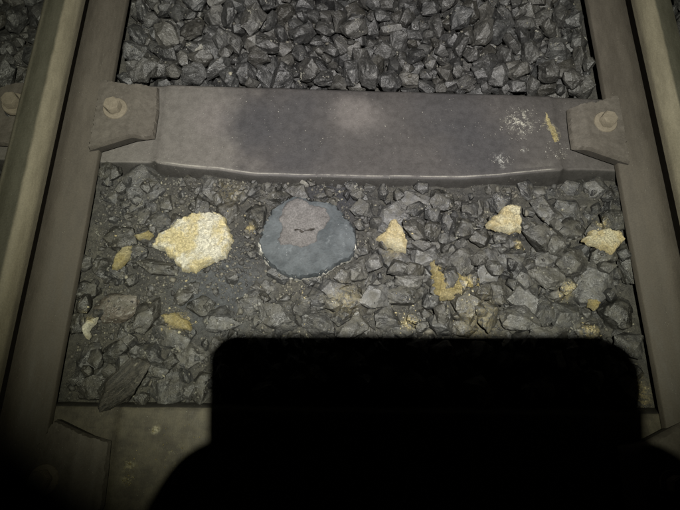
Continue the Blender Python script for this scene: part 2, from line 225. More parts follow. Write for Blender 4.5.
    '392,-473,291,259,154;27,6286,5870,-481,307,-915,-85,-246,445,312,251;7,1648,7234,-337,978,201,-22,49,480,326,260;35,253,8124,-252,344,-236,95,904,383,278,198;9,1897,7960,-264,36,-9'
    '32,-285,219,472,310,298;1,-128,7945,-271,880,467,84,11,415,310,189;7,-3656,8267,-294,520,-640,515,-236,483,322,315;18,-2338,2815,-445,468,-734,197,-452,226,176,149;20,-4629,1414,-4'
    '61,819,-308,-62,481,226,186,166;35,771,526,-454,812,-245,-122,516,202,155,119;12,-4327,1552,-461,25,-486,-772,-410,256,186,135;28,-1236,871,-468,77,-692,718,-25,210,138,101;17,2488'
    ',3462,-332,538,-787,173,248,238,200,172;41,-6935,5762,-285,914,112,-43,387,344,293,253;3,6222,5577,-500,166,69,-977,-112,393,324,239;36,6183,7036,-381,865,34,-409,287,645,412,288;1'
    ',3944,8569,-282,34,56,467,882,361,237,226;40,3308,8168,-136,83,195,-687,-695,285,210,128;35,3944,6377,-182,449,626,549,324,253,205,185;33,1284,7777,-125,52,42,-65,-996,209,193,164;'
    '20,1545,7507,-314,15,717,351,-602,273,256,170;0,4201,6322,-161,194,198,626,-729,227,173,119;17,-4085,7110,-224,291,834,-458,99,379,277,208;37,2898,3751,-425,599,-77,-317,-731,381,2'
    '53,202;41,-1011,2220,-447,233,551,-789,-139,237,191,120;3,-459,3130,-460,163,872,-459,55,240,162,113;20,-7268,7992,-335,274,-744,445,-416,331,300,217;26,477,7545,-436,119,-701,-664'
    ',231,521,382,353;4,3109,6843,-240,568,-107,130,806,428,403,349;43,1049,7393,-229,132,662,502,-541,282,225,182;17,-1652,8489,-233,960,193,126,-159,546,429,290;33,-3415,2763,-453,436'
    ',248,45,-864,265,224,172;13,-386,3299,-459,402,150,37,903,224,146,125;28,2389,3271,-425,185,-622,410,-641,292,247,178;27,-2929,1504,-437,385,-51,-718,-578,266,223,179;2,990,3490,-2'
    '27,206,-94,-558,798,329,295,234;19,6508,6317,-409,25,361,-790,-496,757,527,340;37,-680,6947,-185,677,-287,114,-669,287,205,125;14,-2121,6348,-238,469,-186,-651,-567,291,221,215;7,-'
    '1492,8344,-18,641,-191,-398,628,413,296,239;18,-2643,2652,-455,544,758,-270,-240,212,140,123;22,544,760,-472,147,983,85,62,182,160,119;12,1535,2844,-448,98,-995,-5,-13,249,209,157;'
    '17,1717,4174,-427,374,-293,-168,864,313,238,215;27,-1115,3031,-458,137,515,500,683,210,157,154;43,-1919,1252,-469,174,-681,-700,131,179,133,91;30,3871,774,-468,989,145,-23,32,167,1'
    '43,111;39,235,7444,-317,633,-762,59,124,233,164,147;30,3649,7968,-316,562,-665,-490,46,374,276,291;31,2015,8336,-210,177,846,418,278,295,213,192;28,4251,7848,-256,208,910,-155,324,'
    '222,174,143;20,3784,7377,-224,518,741,-100,415,264,216,205;41,-774,7157,-256,843,-376,204,326,319,229,196;12,-3660,7137,-275,743,499,388,218,285,175,139;4,-3110,3076,-461,798,217,-'
    '106,552,204,132,112;0,3498,1211,-477,489,-47,193,-849,174,126,93;33,622,1390,-475,32,-481,-836,-263,200,145,110;12,-2483,2744,-482,647,50,94,755,191,138,85;30,-2059,1267,-463,833,1'
    '55,62,527,167,139,123;34,-1045,1679,-70,643,331,-603,-337,192,132,127;12,-93,1460,-454,852,121,117,496,276,221,159;17,-1302,3239,-471,998,12,-63,11,191,143,87;22,2351,4129,-465,155'
    ',805,-569,-63,279,176,141;23,-257,1084,-477,41,-794,-600,-86,154,131,88;2,-552,7075,-409,472,622,598,182,475,413,288;27,4191,8829,-420,693,-85,93,-710,540,443,286;18,-3671,7353,-34'
    '7,30,-308,926,214,382,242,216;20,-1832,7508,-293,658,611,252,360,404,390,259;23,-3326,8123,-316,305,650,582,382,418,410,256;26,-4638,8546,-397,352,-286,-875,-171,373,296,239;15,423'
    '5,6517,-209,642,-697,269,170,447,324,297;9,2828,6369,-244,750,292,-572,156,268,213,148;10,3206,7644,-259,774,631,11,-58,497,368,209;26,-559,6790,-206,660,-246,193,683,234,198,146;2'
    ',-1671,2918,-473,100,-748,654,-61,184,146,99;34,-3416,3549,-465,161,27,162,973,229,147,126;40,4067,694,-465,16,222,941,-255,155,126,123;15,1890,1304,-467,255,784,-555,108,203,165,1'
    '30;34,-2379,1280,-460,770,-276,-221,531,176,123,123;10,-1459,2374,-452,751,-355,-232,505,176,151,133;30,-303,3513,-458,330,-18,-846,-419,232,160,155;33,1868,1689,-55,424,-796,-210,'
    '378,212,168,112;27,1708,1053,-448,473,-223,-335,-784,242,174,147;1,6192,8531,-521,156,66,-113,-979,557,366,256;43,178,7299,-453,266,932,243,-44,492,318,321;2,-3222,7546,-460,48,-23'
    '4,964,-112,580,445,319;31,-2227,7473,-346,780,219,89,579,555,367,343;2,-3643,7689,-215,552,-547,-239,582,195,155,138;6,1575,6680,-470,649,-429,-368,-509,251,199,174;36,2142,8671,-2'
    '24,916,133,378,36,312,214,151;27,3295,8271,-268,156,387,572,706,283,219,197;38,-4037,7967,-262,583,-177,-545,-577,231,204,131;29,-3096,2114,-468,239,11,71,-968,142,138,105;28,-2836'
    ',3854,-458,260,42,-98,960,199,144,128;4,4274,1170,-466,973,-189,122,54,190,119,118;42,479,4043,-470,293,83,-145,941,184,157,101;9,-1349,2480,-468,164,-593,-786,61,185,120,113;12,-2'
    '714,1547,-469,126,-17,199,972,197,140,122;9,-528,2966,-456,581,-662,-378,-285,193,153,157;11,-3215,2250,-465,246,795,-555,9,175,128,117;35,4097,4118,-433,137,-12,1,-991,311,230,168'
    ';41,-5869,6097,-69,977,-52,-156,-133,613,386,349;38,6281,4948,-264,74,-282,-906,306,551,486,331;40,-88,8638,-455,570,-16,-78,818,588,377,315;22,-406,8356,-432,458,227,-71,857,563,4'
    '44,265;34,1825,8376,-365,476,-569,-83,665,328,248,205;21,-3027,8331,-323,750,16,220,623,454,387,324;37,4298,7722,-320,429,34,612,-663,317,235,153;31,2329,8394,-248,738,-595,-309,-8'
    '0,506,381,333;8,-4132,7509,-336,201,-531,277,-775,331,255,188;29,-1075,7273,-306,312,768,-560,15,260,168,151;21,-4306,7149,-328,17,-43,-928,370,237,191,162;38,-1497,3407,-441,376,-'
    '689,195,-588,252,184,143;14,4209,936,-468,191,-678,-658,265,147,127,110;42,1065,2594,-398,39,-427,-855,-290,408,310,219;6,-3086,3341,-470,129,970,155,-133,179,150,101;16,2267,1172,'
    '-455,182,247,-774,554,199,154,112;4,-725,2583,-473,54,964,257,-32,170,137,94;24,950,801,-482,129,950,-271,88,173,123,97;13,-1514,2952,-473,79,912,-397,-72,190,147,86;43,-2672,3082,'
    '-474,4,234,967,102,197,120,99;4,-6772,7400,-370,316,844,434,4,279,250,165;10,5997,8912,-384,1,-752,-635,177,773,495,464;13,-1217,6390,-408,566,-242,723,314,397,263,254;27,-4127,812'
    '3,-374,666,-26,9,746,380,291,260;16,-3549,6442,-429,625,723,-158,248,554,363,340;41,4369,6969,-310,163,-522,-409,730,332,205,203;12,3954,7832,-286,30,-285,-943,-170,482,391,303;35,'
    '-2051,7820,-265,71,-725,675,115,363,285,210;43,-4339,7531,-316,604,-539,328,487,224,201,153;30,457,8573,-145,922,-45,-225,-313,346,222,167;29,-1231,6572,-179,829,-290,-18,478,284,1'
    '96,138;37,-1439,7509,-215,801,-143,474,-337,291,186,144;4,127,1226,-459,64,-219,-933,-280,226,188,131;41,328,2528,-472,963,11,68,260,182,135,95;5,-2596,2528,-459,52,-308,513,799,17'
    '6,134,93;22,-132,1026,-474,991,21,-114,-67,144,130,97;16,724,3048,-341,625,-306,-601,393,271,169,150;30,-3165,2645,-453,857,209,-362,302,204,148,131;39,-3530,3310,-437,382,438,-534'
    ',-613,208,177,172;28,-3295,2069,-471,976,-84,-48,-196,163,129,99;11,1570,2346,-452,432,73,130,-889,200,168,142;27,-3760,1318,-435,22,-569,767,295,247,190,154;16,2774,1281,-479,909,'
    '-129,111,-382,154,116,80;39,-4056,2218,-430,649,-419,-604,-195,200,139,136;42,-737,3602,-473,91,60,69,-992,176,130,96;23,-1376,3482,-458,722,621,224,210,173,122,113;39,-525,1468,-4'
    '71,723,-399,50,562,173,161,110;26,1661,3347,-453,582,37,78,808,270,205,144;43,-1194,2916,-465,208,-364,-860,290,166,118,109;32,3285,462,-444,117,-306,-705,630,172,151,87;18,1605,17'
    '83,-110,20,185,842,506,171,128,107;18,106,8043,-473,39,-789,-613,-3,342,283,257;28,-3506,7117,-455,719,-99,7,-687,509,386,310;9,-3944,6408,-470,954,141,-220,-150,396,293,284;36,-43'
    '1,8695,-140,378,685,-616,-92,465,396,337;27,-17,6395,-459,499,193,-449,716,406,332,211;37,-1025,6498,-292,593,793,-133,29,387,340,199;37,-720,7447,-223,835,-373,116,-386,288,185,13'
    '4;12,2204,6613,-232,99,-30,-312,944,368,250,174;3,4586,6862,-279,138,502,-760,389,182,156,118;29,1442,1330,-462,258,-351,-887,-152,170,140,117;34,1619,1928,-418,524,-666,-447,285,3'
    '06,217,220;33,-2948,3301,-461,684,-461,344,-448,175,122,101;32,706,3291,-292,2,537,-825,176,312,213,149;25,2079,3182,-455,241,759,-593,123,213,136,136;42,643,1923,-463,24,162,-985,'
    '-56,201,161,113;37,1976,3811,-458,487,720,-187,-457,180,150,125;3,-863,492,-472,170,-420,-298,840,153,124,94;34,-7008,5330,-518,185,-980,46,62,292,256,231;25,-6760,5221,-516,91,-41'
    '5,-469,774,362,234,202;4,-6385,7836,-239,683,-360,282,-569,643,478,322;22,-1238,6930,-486,233,472,-839,-137,458,385,297;15,-4333,7699,-494,58,64,158,-984,485,368,247;18,-2775,6437,'
    '-459,538,836,-13,107,391,306,250;22,-505,7516,-276,31,-731,550,-402,330,216,169;40,-4447,7091,-462,441,-501,-46,743,280,215,208;30,4255,7463,-381,148,478,-230,-835,392,344,232;10,3'
    '66,7065,-413,601,-263,115,-746,493,367,251;2,2368,6513,-443,316,78,945,-42,498,470,331;23,-890,7212,-446,669,-559,484,-70,360,265,229;40,3138,7112,-221,130,-201,969,57,223,141,105;'
    '11,-2567,6979,-375,633,636,-328,296,208,172,151;15,3387,6858,-200,849,49,-526,0,239,226,184;18,1655,7382,-195,187,61,-697,-689,213,156,147;39,2013,1166,-482,100,41,982,154,184,128,'
    '80;26,-1628,3335,-477,224,424,-877,-42,159,136,114;17,-3903,2702,-467,336,36,65,-939,252,180,108;20,-2066,1127,-470,124,947,-278,105,180,142,110;11,3379,3738,-450,712,92,92,690,286'
    ',221,146;19,1031,1468,-481,88,944,-309,74,187,139,91;24,-796,1821,-57,936,-336,67,84,148,127,100;5,2433,1759,-470,86,996,4,24,194,142,98;32,131,2055,-440,6,744,662,90,325,256,174;2'
    '0,4145,3230,-427,439,839,304,-105,278,217,183;12,-1385,3029,-465,123,-989,-88,-6,151,126,118;24,-2568,3302,-469,95,962,202,158,213,137,137;21,-7445,8524,-495,167,616,-770,15,555,46'
    '9,290;28,-6855,7606,-512,599,11,-109,793,321,269,229;31,-7269,7196,-392,362,505,-47,-782,258,199,167;24,-3128,6496,-449,111,749,-608,-240,544,390,292;21,644,8097,-443,493,372,-715,'
    '-329,450,349,323;43,-324,7657,-441,852,-391,344,60,416,325,242;42,-4650,7906,-537,328,-340,345,-811,250,155,109;4,502,7875,-298,506,528,349,-587,305,219,185;19,2438,7468,-336,172,-'
    '810,-556,65,233,209,170;5,3652,3122,-142,456,-216,-791,-346,261,172,111;32,2560,3228,-467,95,772,-628,10,195,157,112;9,164,1709,-478,177,287,-939,61,170,156,100;2,-2633,1165,-433,6'
    '03,-58,12,795,253,217,182;43,3391,1316,-472,888,170,161,397,153,115,120;6,-2093,2548,-464,487,-350,-151,786,150,121,119;24,-1239,3458,-442,430,-185,632,-617,187,155,126;3,-813,4052'
    ',-468,43,-588,-786,-189,173,132,98;11,-1636,7765,-415,71,-428,-676,-596,440,313,280;1,1932,7309,-483,270,737,612,-101,468,401,269;18,-3961,6844,-402,359,193,-183,-895,546,435,374;4'
    ',826,8484,-447,338,79,340,874,568,365,307;35,2412,8663,-326,180,778,-498,-337,391,354,281;22,2266,7961,-463,945,143,243,-166,422,306,243;37,1360,7530,-347,603,788,-45,-119,209,173,'
    '123;37,3956,6553,-288,871,44,-144,467,337,253,177;15,3274,7348,-272,437,664,-603,-66,383,315,295;34,4589,8904,-153,95,-182,-111,972,425,404,331;3,-4448,8512,-109,102,-547,-736,387,'
    '527,416,365;41,3536,8629,-307,245,60,-748,-614,281,216,171;5,733,8615,-260,107,249,895,-355,201,170,101;24,3509,7325,-148,145,837,-331,411,306,250,223;39,3701,8459,-257,465,606,611'
    ',205,255,198,195;4,-4418,2131,-473,22,471,838,274,187,146,97;43,-3560,2317,-458,651,745,141,-34,199,129,121;5,4276,1750,-477,857,29,-27,514,176,138,87;18,-2510,1409,-460,36,576,446'
    ',-684,146,126,82;0,-3737,2601,-461,969,-188,26,160,238,183,127;17,-2742,1284,-465,642,-42,330,-690,187,137,123;9,-2435,3794,-470,16,-976,-38,-214,179,140,122;4,2388,3836,-468,313,9'
    '38,30,148,187,132,121;12,-4177,2128,-440,66,-745,659,-78,262,226,174;6,-6942,7424,-523,707,626,-1,-329,304,241,182;22,-6761,5004,-495,632,419,-539,367,252,236,197;9,-6320,6693,-105'
    ',575,-276,-71,767,665,425,408;35,6332,5220,-490,736,527,-317,-283,429,271,249;41,6862,8779,-151,812,230,392,368,553,502,323;20,-2436,7335,-516,10,-374,-913,162,375,254,170;39,-721,'
    '7689,-446,293,-601,604,-434,475,330,326;37,1528,8168,-337,197,783,561,184,461,295,212;28,-1206,6628,-387,164,-112,418,-887,376,226,207;43,1442,6917,-501,114,836,535,45,335,298,209;'
    '15,-445,6824,-351,663,-259,478,514,197,161,110;1,-3477,7785,-343,268,40,491,-828,397,350,220;27,2760,7640,-501,439,-230,-204,-844,351,299,182;15,-4146,7082,-448,102,19,941,-321,399'
    ',310,220;9,-2367,7883,-228,508,-534,276,617,471,424,319;14,-213,7322,-140,128,514,816,-233,193,147,105;7,246,8506,-242,937,341,-24,72,256,194,121;8,-1486,7736,-287,434,-731,521,-76'
    ',249,169,117;8,4699,6793,-355,495,-620,88,-603,245,175,159;15,-2006,8328,-455,171,-667,368,-625,323,268,220;2,3649,7238,-228,28,283,856,-432,192,140,108;23,-1445,8285,-235,634,-705'
    ',-97,302,242,179,160;21,-1804,7106,-302,158,-40,-627,-761,246,196,164;11,-3691,1427,-466,174,969,43,169,157,136,114;43,275,1613,-479,971,173,93,134,144,115,98;12,1457,2952,-470,90,'
    '-918,-385,26,211,148,105;41,-3739,3720,-453,620,-244,493,-560,206,158,141;34,2508,3385,-455,602,714,-197,-299,166,136,110;20,2919,3077,-421,128,-778,-592,168,331,241,213;3,871,3274'
    ',-247,545,118,-515,-651,213,159,101;17,1180,3753,-467,58,-182,-242,951,201,131,113;18,-94,2824,-397,813,-52,525,247,252,198,130;37,-6766,5537,-436,509,265,698,429,552,467,357;14,46'
    '03,7023,-470,132,155,-974,-95,399,354,317;33,1776,8146,-480,117,261,-61,-956,472,325,323;35,-3729,7621,-422,535,-623,565,78,380,293,301;40,355,7318,-279,4,-413,904,106,251,197,151;'
    '35,1181,7504,-361,413,-427,-748,296,279,216,152;20,3774,7535,-333,102,417,716,550,328,213,154;4,3764,7179,-355,653,25,705,-277,353,273,276;27,4689,8397,-346,309,216,-480,792,247,18'
    '2,184;26,1046,8533,-303,403,584,-341,616,236,203,154;28,-984,7101,-301,822,267,-437,-248,183,139,137;17,2933,7464,-346,301,646,638,-292,322,230,141;27,4114,8661,-262,405,822,-203,3'
    '45,206,147,110;33,-2759,8341,-197,289,-188,-892,-292,384,309,204;22,-3881,7536,-222,42,-62,855,513,364,336,218;18,-1457,7304,-300,105,-344,-171,917,292,232,202;23,2119,6452,-335,28'
    '6,402,838,-232,331,243,150;38,-2514,7749,-169,276,-756,137,-577,211,165,114;4,3149,2359,-444,719,-222,17,658,220,202,167;1,-36,4059,-458,309,-4,-750,-585,186,135,110;24,4577,1611,-'
    '464,782,-131,-336,-508,174,153,117;2,3948,1682,-380,123,-87,181,-972,258,241,140;39,-359,1438,-449,59,-32,681,729,178,150,95;10,2024,1690,-424,666,745,27,-39,290,193,186;23,3388,24'
    '25,-453,51,-665,-742,-73,265,201,141;11,-1652,1665,-463,242,-573,698,-355,182,132,88;17,65,3230,-475,936,-132,193,-263,177,136,90;15,-6633,6354,-463,571,-13,-128,-811,636,408,311;2'
    '7,-376,6747,-500,47,341,-692,634,354,249,183;12,-1194,8051,-444,245,950,-104,164,570,383,345;35,-4505,8362,-520,534,107,451,-707,222,205,155;10,2301,7442,-474,164,-316,-904,-237,42'
    '3,352,207;27,629,8375,-483,172,-447,-248,-842,296,253,168;43,2711,6502,-355,821,172,432,332,394,299,229;0,-2608,7107,-513,82,-920,-267,275,263,230,158;34,-583,6752,-381,801,232,-43'
    '6,-339,227,210,128;8,-953,7843,-296,372,-9,232,899,185,155,120;30,4286,8248,-292,151,972,181,18,373,298,254;7,4498,6771,-353,302,-271,-647,-645,255,189,155;17,3102,8363,-232,509,61'
    '7,4,-601,177,167,123;5,-276,2791,-456,424,-51,604,673,175,145,105;10,-2843,2082,-471,200,274,177,924,176,158,106;19,-1685,2267,-457,32,421,-361,832,237,190,151;38,-64,1913,-468,472'
    ',209,69,854,195,156,115;35,-4438,1299,-460,433,-854,86,-275,159,136,111;24,1482,2663,-475,102,975,140,138,206,124,119;25,1613,1177,-459,138,-924,-185,304,221,158,141;19,-6956,5519,'
    '-191,6,21,-337,941,436,337,258;26,-6458,7239,-296,246,-374,-824,347,409,363,273;25,6579,8819,-486,743,-635,-174,-121,469,307,235;38,3935,6391,-437,854,-449,41,258,615,393,274;1,109'
    '1,7990,-499,664,45,134,734,472,350,261;42,796,7817,-436,789,-487,-374,11,450,404,301;17,-4628,7250,-469,324,605,-726,-39,483,323,227;17,1028,8790,-276,583,795,-59,-158,425,357,301;'
    '34,4057,8234,-393,299,180,-383,855,557,415,251;9,4535,8233,-449,198,919,-202,-276,481,404,310;31,-2618,7677,-354,21,133,-729,672,246,160,148;9,1769,8679,-220,404,-544,-734,-35,506,'
    '384,277;8,3321,6631,-243,150,-263,933,196,212,194,166;27,741,7198,-412,717,-198,-652,-149,196,181,114;25,18,8651,-149,692,489,-330,-416,463,369,358;21,-2456,6784,-365,532,426,171,7'
    '11,215,197,124;9,1505,8589,11,328,-366,-679,546,496,329,331;41,339,3724,-463,31,758,644,101,237,180,115;14,-3646,2066,-474,839,168,-23,-517,206,156,115;11,1123,3562,-431,13,-81,-68'
    ',994,404,272,186;0,832,3227,-426,801,-135,175,-556,336,262,216;17,-3510,1860,-407,431,-137,-30,891,316,273,243;10,3917,3305,-475,93,123,-986,-61,192,116,88;42,-4102,774,-447,62,998'
    ',-14,13,284,198,145;3,41,2846,-462,188,663,-724,13,194,157,110;29,4708,3562,-448,625,-503,-452,390,203,143,133;27,-7261,7024,-552,105,169,-979,-44,333,309,191;2,-7598,8012,-488,295'
    ',-949,-59,-98,459,372,266;7,6549,5536,-548,725,132,-69,-672,370,285,185;27,6527,9080,-512,204,-5,-202,958,463,404,235;19,6103,6077,-439,332,3,-848,-412,443,307,236;26,1502,8867,-47'
    '7,36,-879,-468,-81,402,331,281;4,-870,7460,-484,558,-262,-292,-731,370,282,217;6,3225,8849,-424,368,-345,322,801,459,329,294;15,-1054,7665,-421,273,196,-933,130,550,391,244;6,4408,'
    '6580,-473,577,271,579,508,419,313,285;32,-883,8584,-475,602,79,155,-779,390,319,254;22,1413,7670,-501,95,754,637,132,501,338,260;21,2555,7509,-512,328,-88,936,87,235,223,146;16,162'
    '7,7273,-519,122,820,-560,-2,363,255,172;11,1938,7900,-511,789,-483,-83,-371,309,257,196;29,3408,6758,-445,28,-603,-790,-108,534,351,331;43,-1349,6539,-500,22,-925,122,359,256,168,1'
    '25;10,-632,7349,-382,803,553,-177,-135,357,249,194;1,2702,8921,-538,40,-745,584,322,220,178,146;40,4463,7621,-295,603,491,612,145,275,257,191;32,-4277,6680,-430,288,-279,-872,-281,'
    '385,372,284;24,-1648,8093,-436,571,188,-197,775,468,385,303;19,183,7541,-464,757,454,-447,144,272,183,175;29,-978,8713,-213,660,-359,532,-392,436,307,207;7,812,8745,-369,939,-133,1'
    '50,-280,234,206,163;25,4252,8021,-377,822,-187,-95,530,355,278,179;25,1244,7650,-393,52,282,894,343,228,166,115;10,-1300,7929,-246,583,454,-526,420,284,235,202;4,1065,7231,-339,584'
    ',145,-627,495,264,227,208;14,3612,6929,-145,840,378,326,-214,359,229,201;30,2364,8087,-340,703,-171,-136,-677,192,157,109;13,536,7371,-260,371,-518,-755,154,217,194,115;43,149,8417'
    ',-373,250,774,90,575,178,148,102;17,-3413,6772,-362,417,497,542,534,277,196,156;9,-1179,6777,-288,309,288,-805,416,295,239,147;7,4274,7203,-338,42,735,-635,234,312,216,159;38,-1734'
    ',7279,-265,549,-169,-195,795,311,240,233;29,-1275,3975,-451,105,134,730,-662,185,133,95;17,2543,4172,-429,64,799,-560,-210,261,213,166;29,2994,3461,-479,65,967,-241,59,158,122,81;5'
    ',203,2910,-465,9,352,929,116,158,121,110;12,-1145,2042,-445,891,-371,-260,-40,198,165,136;21,-3595,3649,-448,396,-828,-198,-345,194,162,148;24,-2645,1712,-436,553,-693,-345,309,214'
    ',179,152;23,4133,1600,-419,405,364,-591,-596,249,198,143;28,-7034,5079,-468,191,-374,903,92,490,348,239;19,-6617,7573,-448,391,-414,-398,-719,306,266,188;13,3930,8595,-494,553,625,'
    '507,216,281,228,151;41,1035,7577,-473,93,692,-713,-58,506,318,266;40,-2628,6726,-486,407,9,-73,911,378,339,245;36,-2879,6779,-545,858,-59,83,-504,214,163,113;1,-867,6423,-492,3,65,'
    '-159,-985,452,309,288;10,-526,7486,-478,906,-271,241,218,342,310,221;6,1634,8383,-489,678,-622,102,-378,284,223,195;7,1034,6413,-475,6,-219,-898,381,487,318,229;0,-2452,7585,-499,7'
    '3,-454,863,-209,316,261,163;22,1784,8505,-545,195,978,-30,69,198,165,141;32,-3562,7463,-502,629,-727,-264,78,235,197,168;9,299,8668,-408,487,223,529,658,607,440,370;32,4591,7796,-4'
    '91,197,-23,-976,-86,375,338,221;21,-608,8831,-446,202,792,-572,72,552,450,374;35,2714,8609,-437,358,-250,421,-795,444,321,242;7,4613,6699,-497,715,-476,-424,-287,281,246,172;36,138'
    '6,7175,-465,608,-483,611,-154,257,211,189;43,3017,7796,-486,198,-74,-226,951,345,228,217;32,4054,7667,-444,184,126,-963,153,321,206,203;21,4608,8574,-523,960,150,-200,-123,233,226,'
    '175;28,680,7031,-467,66,-913,-23,403,321,259,192;17,-357,7481,-310,404,540,647,-357,250,192,130;30,-4432,7398,-528,414,366,-815,-172,282,222,130;30,2561,8268,-474,540,-709,-442,-99'
    ',293,186,150;13,-805,7931,-359,275,201,226,-913,325,234,154;19,1390,8314,-398,323,-199,-22,-925,263,199,177;0,-3180,7919,-510,296,926,-113,205,245,215,165;4,3537,7039,-318,810,-430'
    ',-64,392,326,284,209;29,3446,8851,-167,473,-313,364,-739,402,300,262;0,559,8680,-297,249,182,-509,804,279,175,124;38,4195,7627,-264,378,417,390,-729,227,176,114;35,1960,6340,-319,9'
    '5,-397,-408,816,228,150,129;38,-1262,7353,-296,495,526,154,-674,256,172,110;10,3154,7885,-344,278,159,27,947,204,165,132;19,4086,3062,-449,786,206,-61,-580,290,177,169;0,-482,1839,'
    '-440,569,-447,-502,-475,159,138,123;24,3788,1790,-449,965,124,-218,-79,227,200,149;26,-2971,865,-456,994,104,16,-32,216,160,138;32,2418,2993,-404,713,-604,-277,-222,344,301,207;10,'
    '3565,2423,-464,874,13,90,477,154,134,115;41,-6642,7306,-504,104,800,-585,82,365,334,223;1,-6943,5925,-488,251,-100,-196,943,491,329,266;9,-7077,5529,-440,430,-891,6,-149,343,271,17'
    '2;34,-7107,6413,-327,305,-889,-64,-337,577,461,330;24,6203,6375,-490,737,-458,-497,-4,447,323,202;20,6289,7519,-546,204,-113,-144,962,344,291,187;24,5757,6988,-289,365,-586,-538,-4'
    '84,644,490,356;33,-1877,7874,-528,190,99,-959,-186,310,250,184;41,-1373,7158,-527,823,-532,67,189,251,173,151;33,1195,8899,-454,318,-263,-515,751,388,313,265;6,-748,8164,-441,114,3'
    '07,939,102,511,345,336;29,1432,8043,-526,317,-50,-945,-65,207,178,158;14,-2169,7779,-503,90,-154,-976,-127,312,267,234;5,89,6611,-468,930,-354,81,55,337,265,246;42,2181,7712,-504,8'
    '47,4,237,-475,404,267,184;7,736,6629,-530,712,176,-85,-674,239,214,185;6,-1111,7301,-483,499,308,231,776,383,301,197;25,-2054,6403,-477,8,298,-530,794,378,309,206;1,574,7195,-552,2'
    '46,78,-88,-962,225,197,117;43,-309,7007,-461,653,-518,81,547,332,295,226;2,4384,8031,-492,231,796,555,70,285,243,183;37,-4661,7662,-487,573,-403,-421,576,342,279,243;3,-1178,8361,-'
    '470,167,31,33,-985,456,357,260;3,-1337,8592,-538,234,-21,6,972,242,199,122;41,2936,8435,-500,753,349,-103,-549,353,229,231;21,3936,7981,-472,265,-847,448,-109,329,263,194;31,1389,8'
    '651,-351,657,64,-151,736,418,292,222;2,-4240,8206,-542,77,50,-35,995,255,187,110;41,-4591,6976,-527,726,-445,414,-320,234,167,154;0,-2747,7359,-477,562,-239,321,-724,452,303,252;25'
    ',-3183,6959,-485,133,-963,-47,229,526,408,250;25,3189,8426,-441,424,-742,-519,39,479,364,289;11,462,6727,-474,19,-36,200,979,566,397,244;0,4619,9045,-522,226,-125,-233,938,280,180,'
    '187;31,1447,7336,-554,566,12,104,818,189,144,102;21,-1689,8374,-494,186,964,-110,152,388,248,248;31,2021,8667,-369,726,-354,544,-229,361,254,186;2,-1888,8495,-438,627,-295,-670,-26'
    '7,325,224,201;1,-112,7080,-379,622,615,-263,408,228,180,141;16,3346,7930,-440,55,-509,846,-146,554,437,273;15,436,8242,-336,294,652,569,405,265,231,188;8,2197,6722,-380,520,253,507'
    ',-640,305,226,216;39,-1422,8766,-349,765,-288,-384,430,476,308,229;32,52,8278,-532,599,445,281,604,178,149,117;39,1331,7926,-419,125,-48,331,934,205,158,152;29,3766,8811,-302,35,60'
    '9,762,217,420,365,254;4,-510,7860,-300,115,813,562,-98,259,211,160;8,3140,7165,-421,333,-357,295,-821,404,296,224;18,2987,8682,-253,327,636,581,388,553,348,279;16,-1977,6978,-286,8'
    '08,300,-334,-381,375,239,169;4,383,8079,-393,494,-4,582,646,191,170,141;21,1624,8564,-386,808,108,144,560,258,188,169;28,4258,9037,-288,847,58,-40,-527,372,280,171;16,-1313,7260,-4'
    '45,343,188,-843,370,185,171,134;27,2689,8439,-277,786,-177,317,-500,368,277,240;1,-1794,7222,-474,43,-56,378,-923,379,277,160;31,-3742,8707,-216,798,60,366,-475,609,457,292;3,-3724'
    ',6809,-302,463,286,-472,693,211,158,122;38,2311,7820,-377,333,66,-779,-527,207,173,164;20,4094,7001,-326,797,452,-395,-67,428,357,322;7,934,7646,-294,987,84,138,-23,209,169,140;11,'
    '-1574,7579,-302,332,29,-333,882,251,210,189;28,2565,8813,-132,503,-15,-861,-74,450,356,232;33,610,7200,-396,296,-134,940,-101,230,143,102;25,-2517,8077,-381,188,-227,705,-646,198,1'
    '59,136;3,3309,7084,-360,533,-73,-616,-575,220,188,160;8,-2387,8381,-109,79,237,592,766,283,195,123;41,2141,7355,-318,203,970,-96,97,251,196,145;17,3494,1415,-475,718,9,95,-689,157,'
    '125,90;11,363,2815,-454,127,-388,470,-782,224,191,151;2,1088,3291,-381,884,-184,431,11,347,287,251;43,902,1594,-468,41,229,-970,-67,188,181,111;16,847,2943,-471,816,-111,128,-553,2'
    '19,137,97;9,1422,3656,-408,415,-330,839,123,315,271,242;13,3938,1751,-479,24,801,594,72,163,128,84;5,2184,2479,-479,962,24,-38,268,147,113,83;10,271,3114,-470,686,82,12,-723,148,13'
    '7,102;24,-202,2332,-452,345,-662,180,-641,232,161,146;27,-1526,1707,-478,109,870,-478,52,261,169,116;23,1568,3730,-468,43,945,-316,71,219,170,107;13,-4336,1746,-465,45,964,257,51,2'
    '56,188,114;36,-6483,6703,-383,241,-404,74,-879,320,270,191;35,-6747,6568,-406,355,-355,864,-55,342,237,206;36,-6915,7877,-562,122,842,-515,103,226,182,118;40,-7421,7869,-409,343,-5'
    '22,-764,162,321,234,148;39,6278,4809,-502,260,921,284,-62,437,301,293;39,6483,8272,-431,144,-456,815,-328,531,470,393;37,-2062,8069,-442,298,-724,-136,607,428,295,257;15,1153,9289,'
    '-412,162,827,87,-532,461,369,270;14,-4452,8793,-385,627,612,-392,281,525,414,346;36,1919,9825,-433,684,-628,305,-212,471,361,296;17,3197,9117,-290,148,986,71,-9,555,412,281;23,3810'
    ',6767,-399,491,837,241,-4,521,389,355;30,-145,6865,-434,40,-891,-4,453,491,307,270;34,-544,9466,-444,29,204,962,-177,492,432,355;0,807,9444,-418,154,-601,630,-466,439,374,307;11,43'
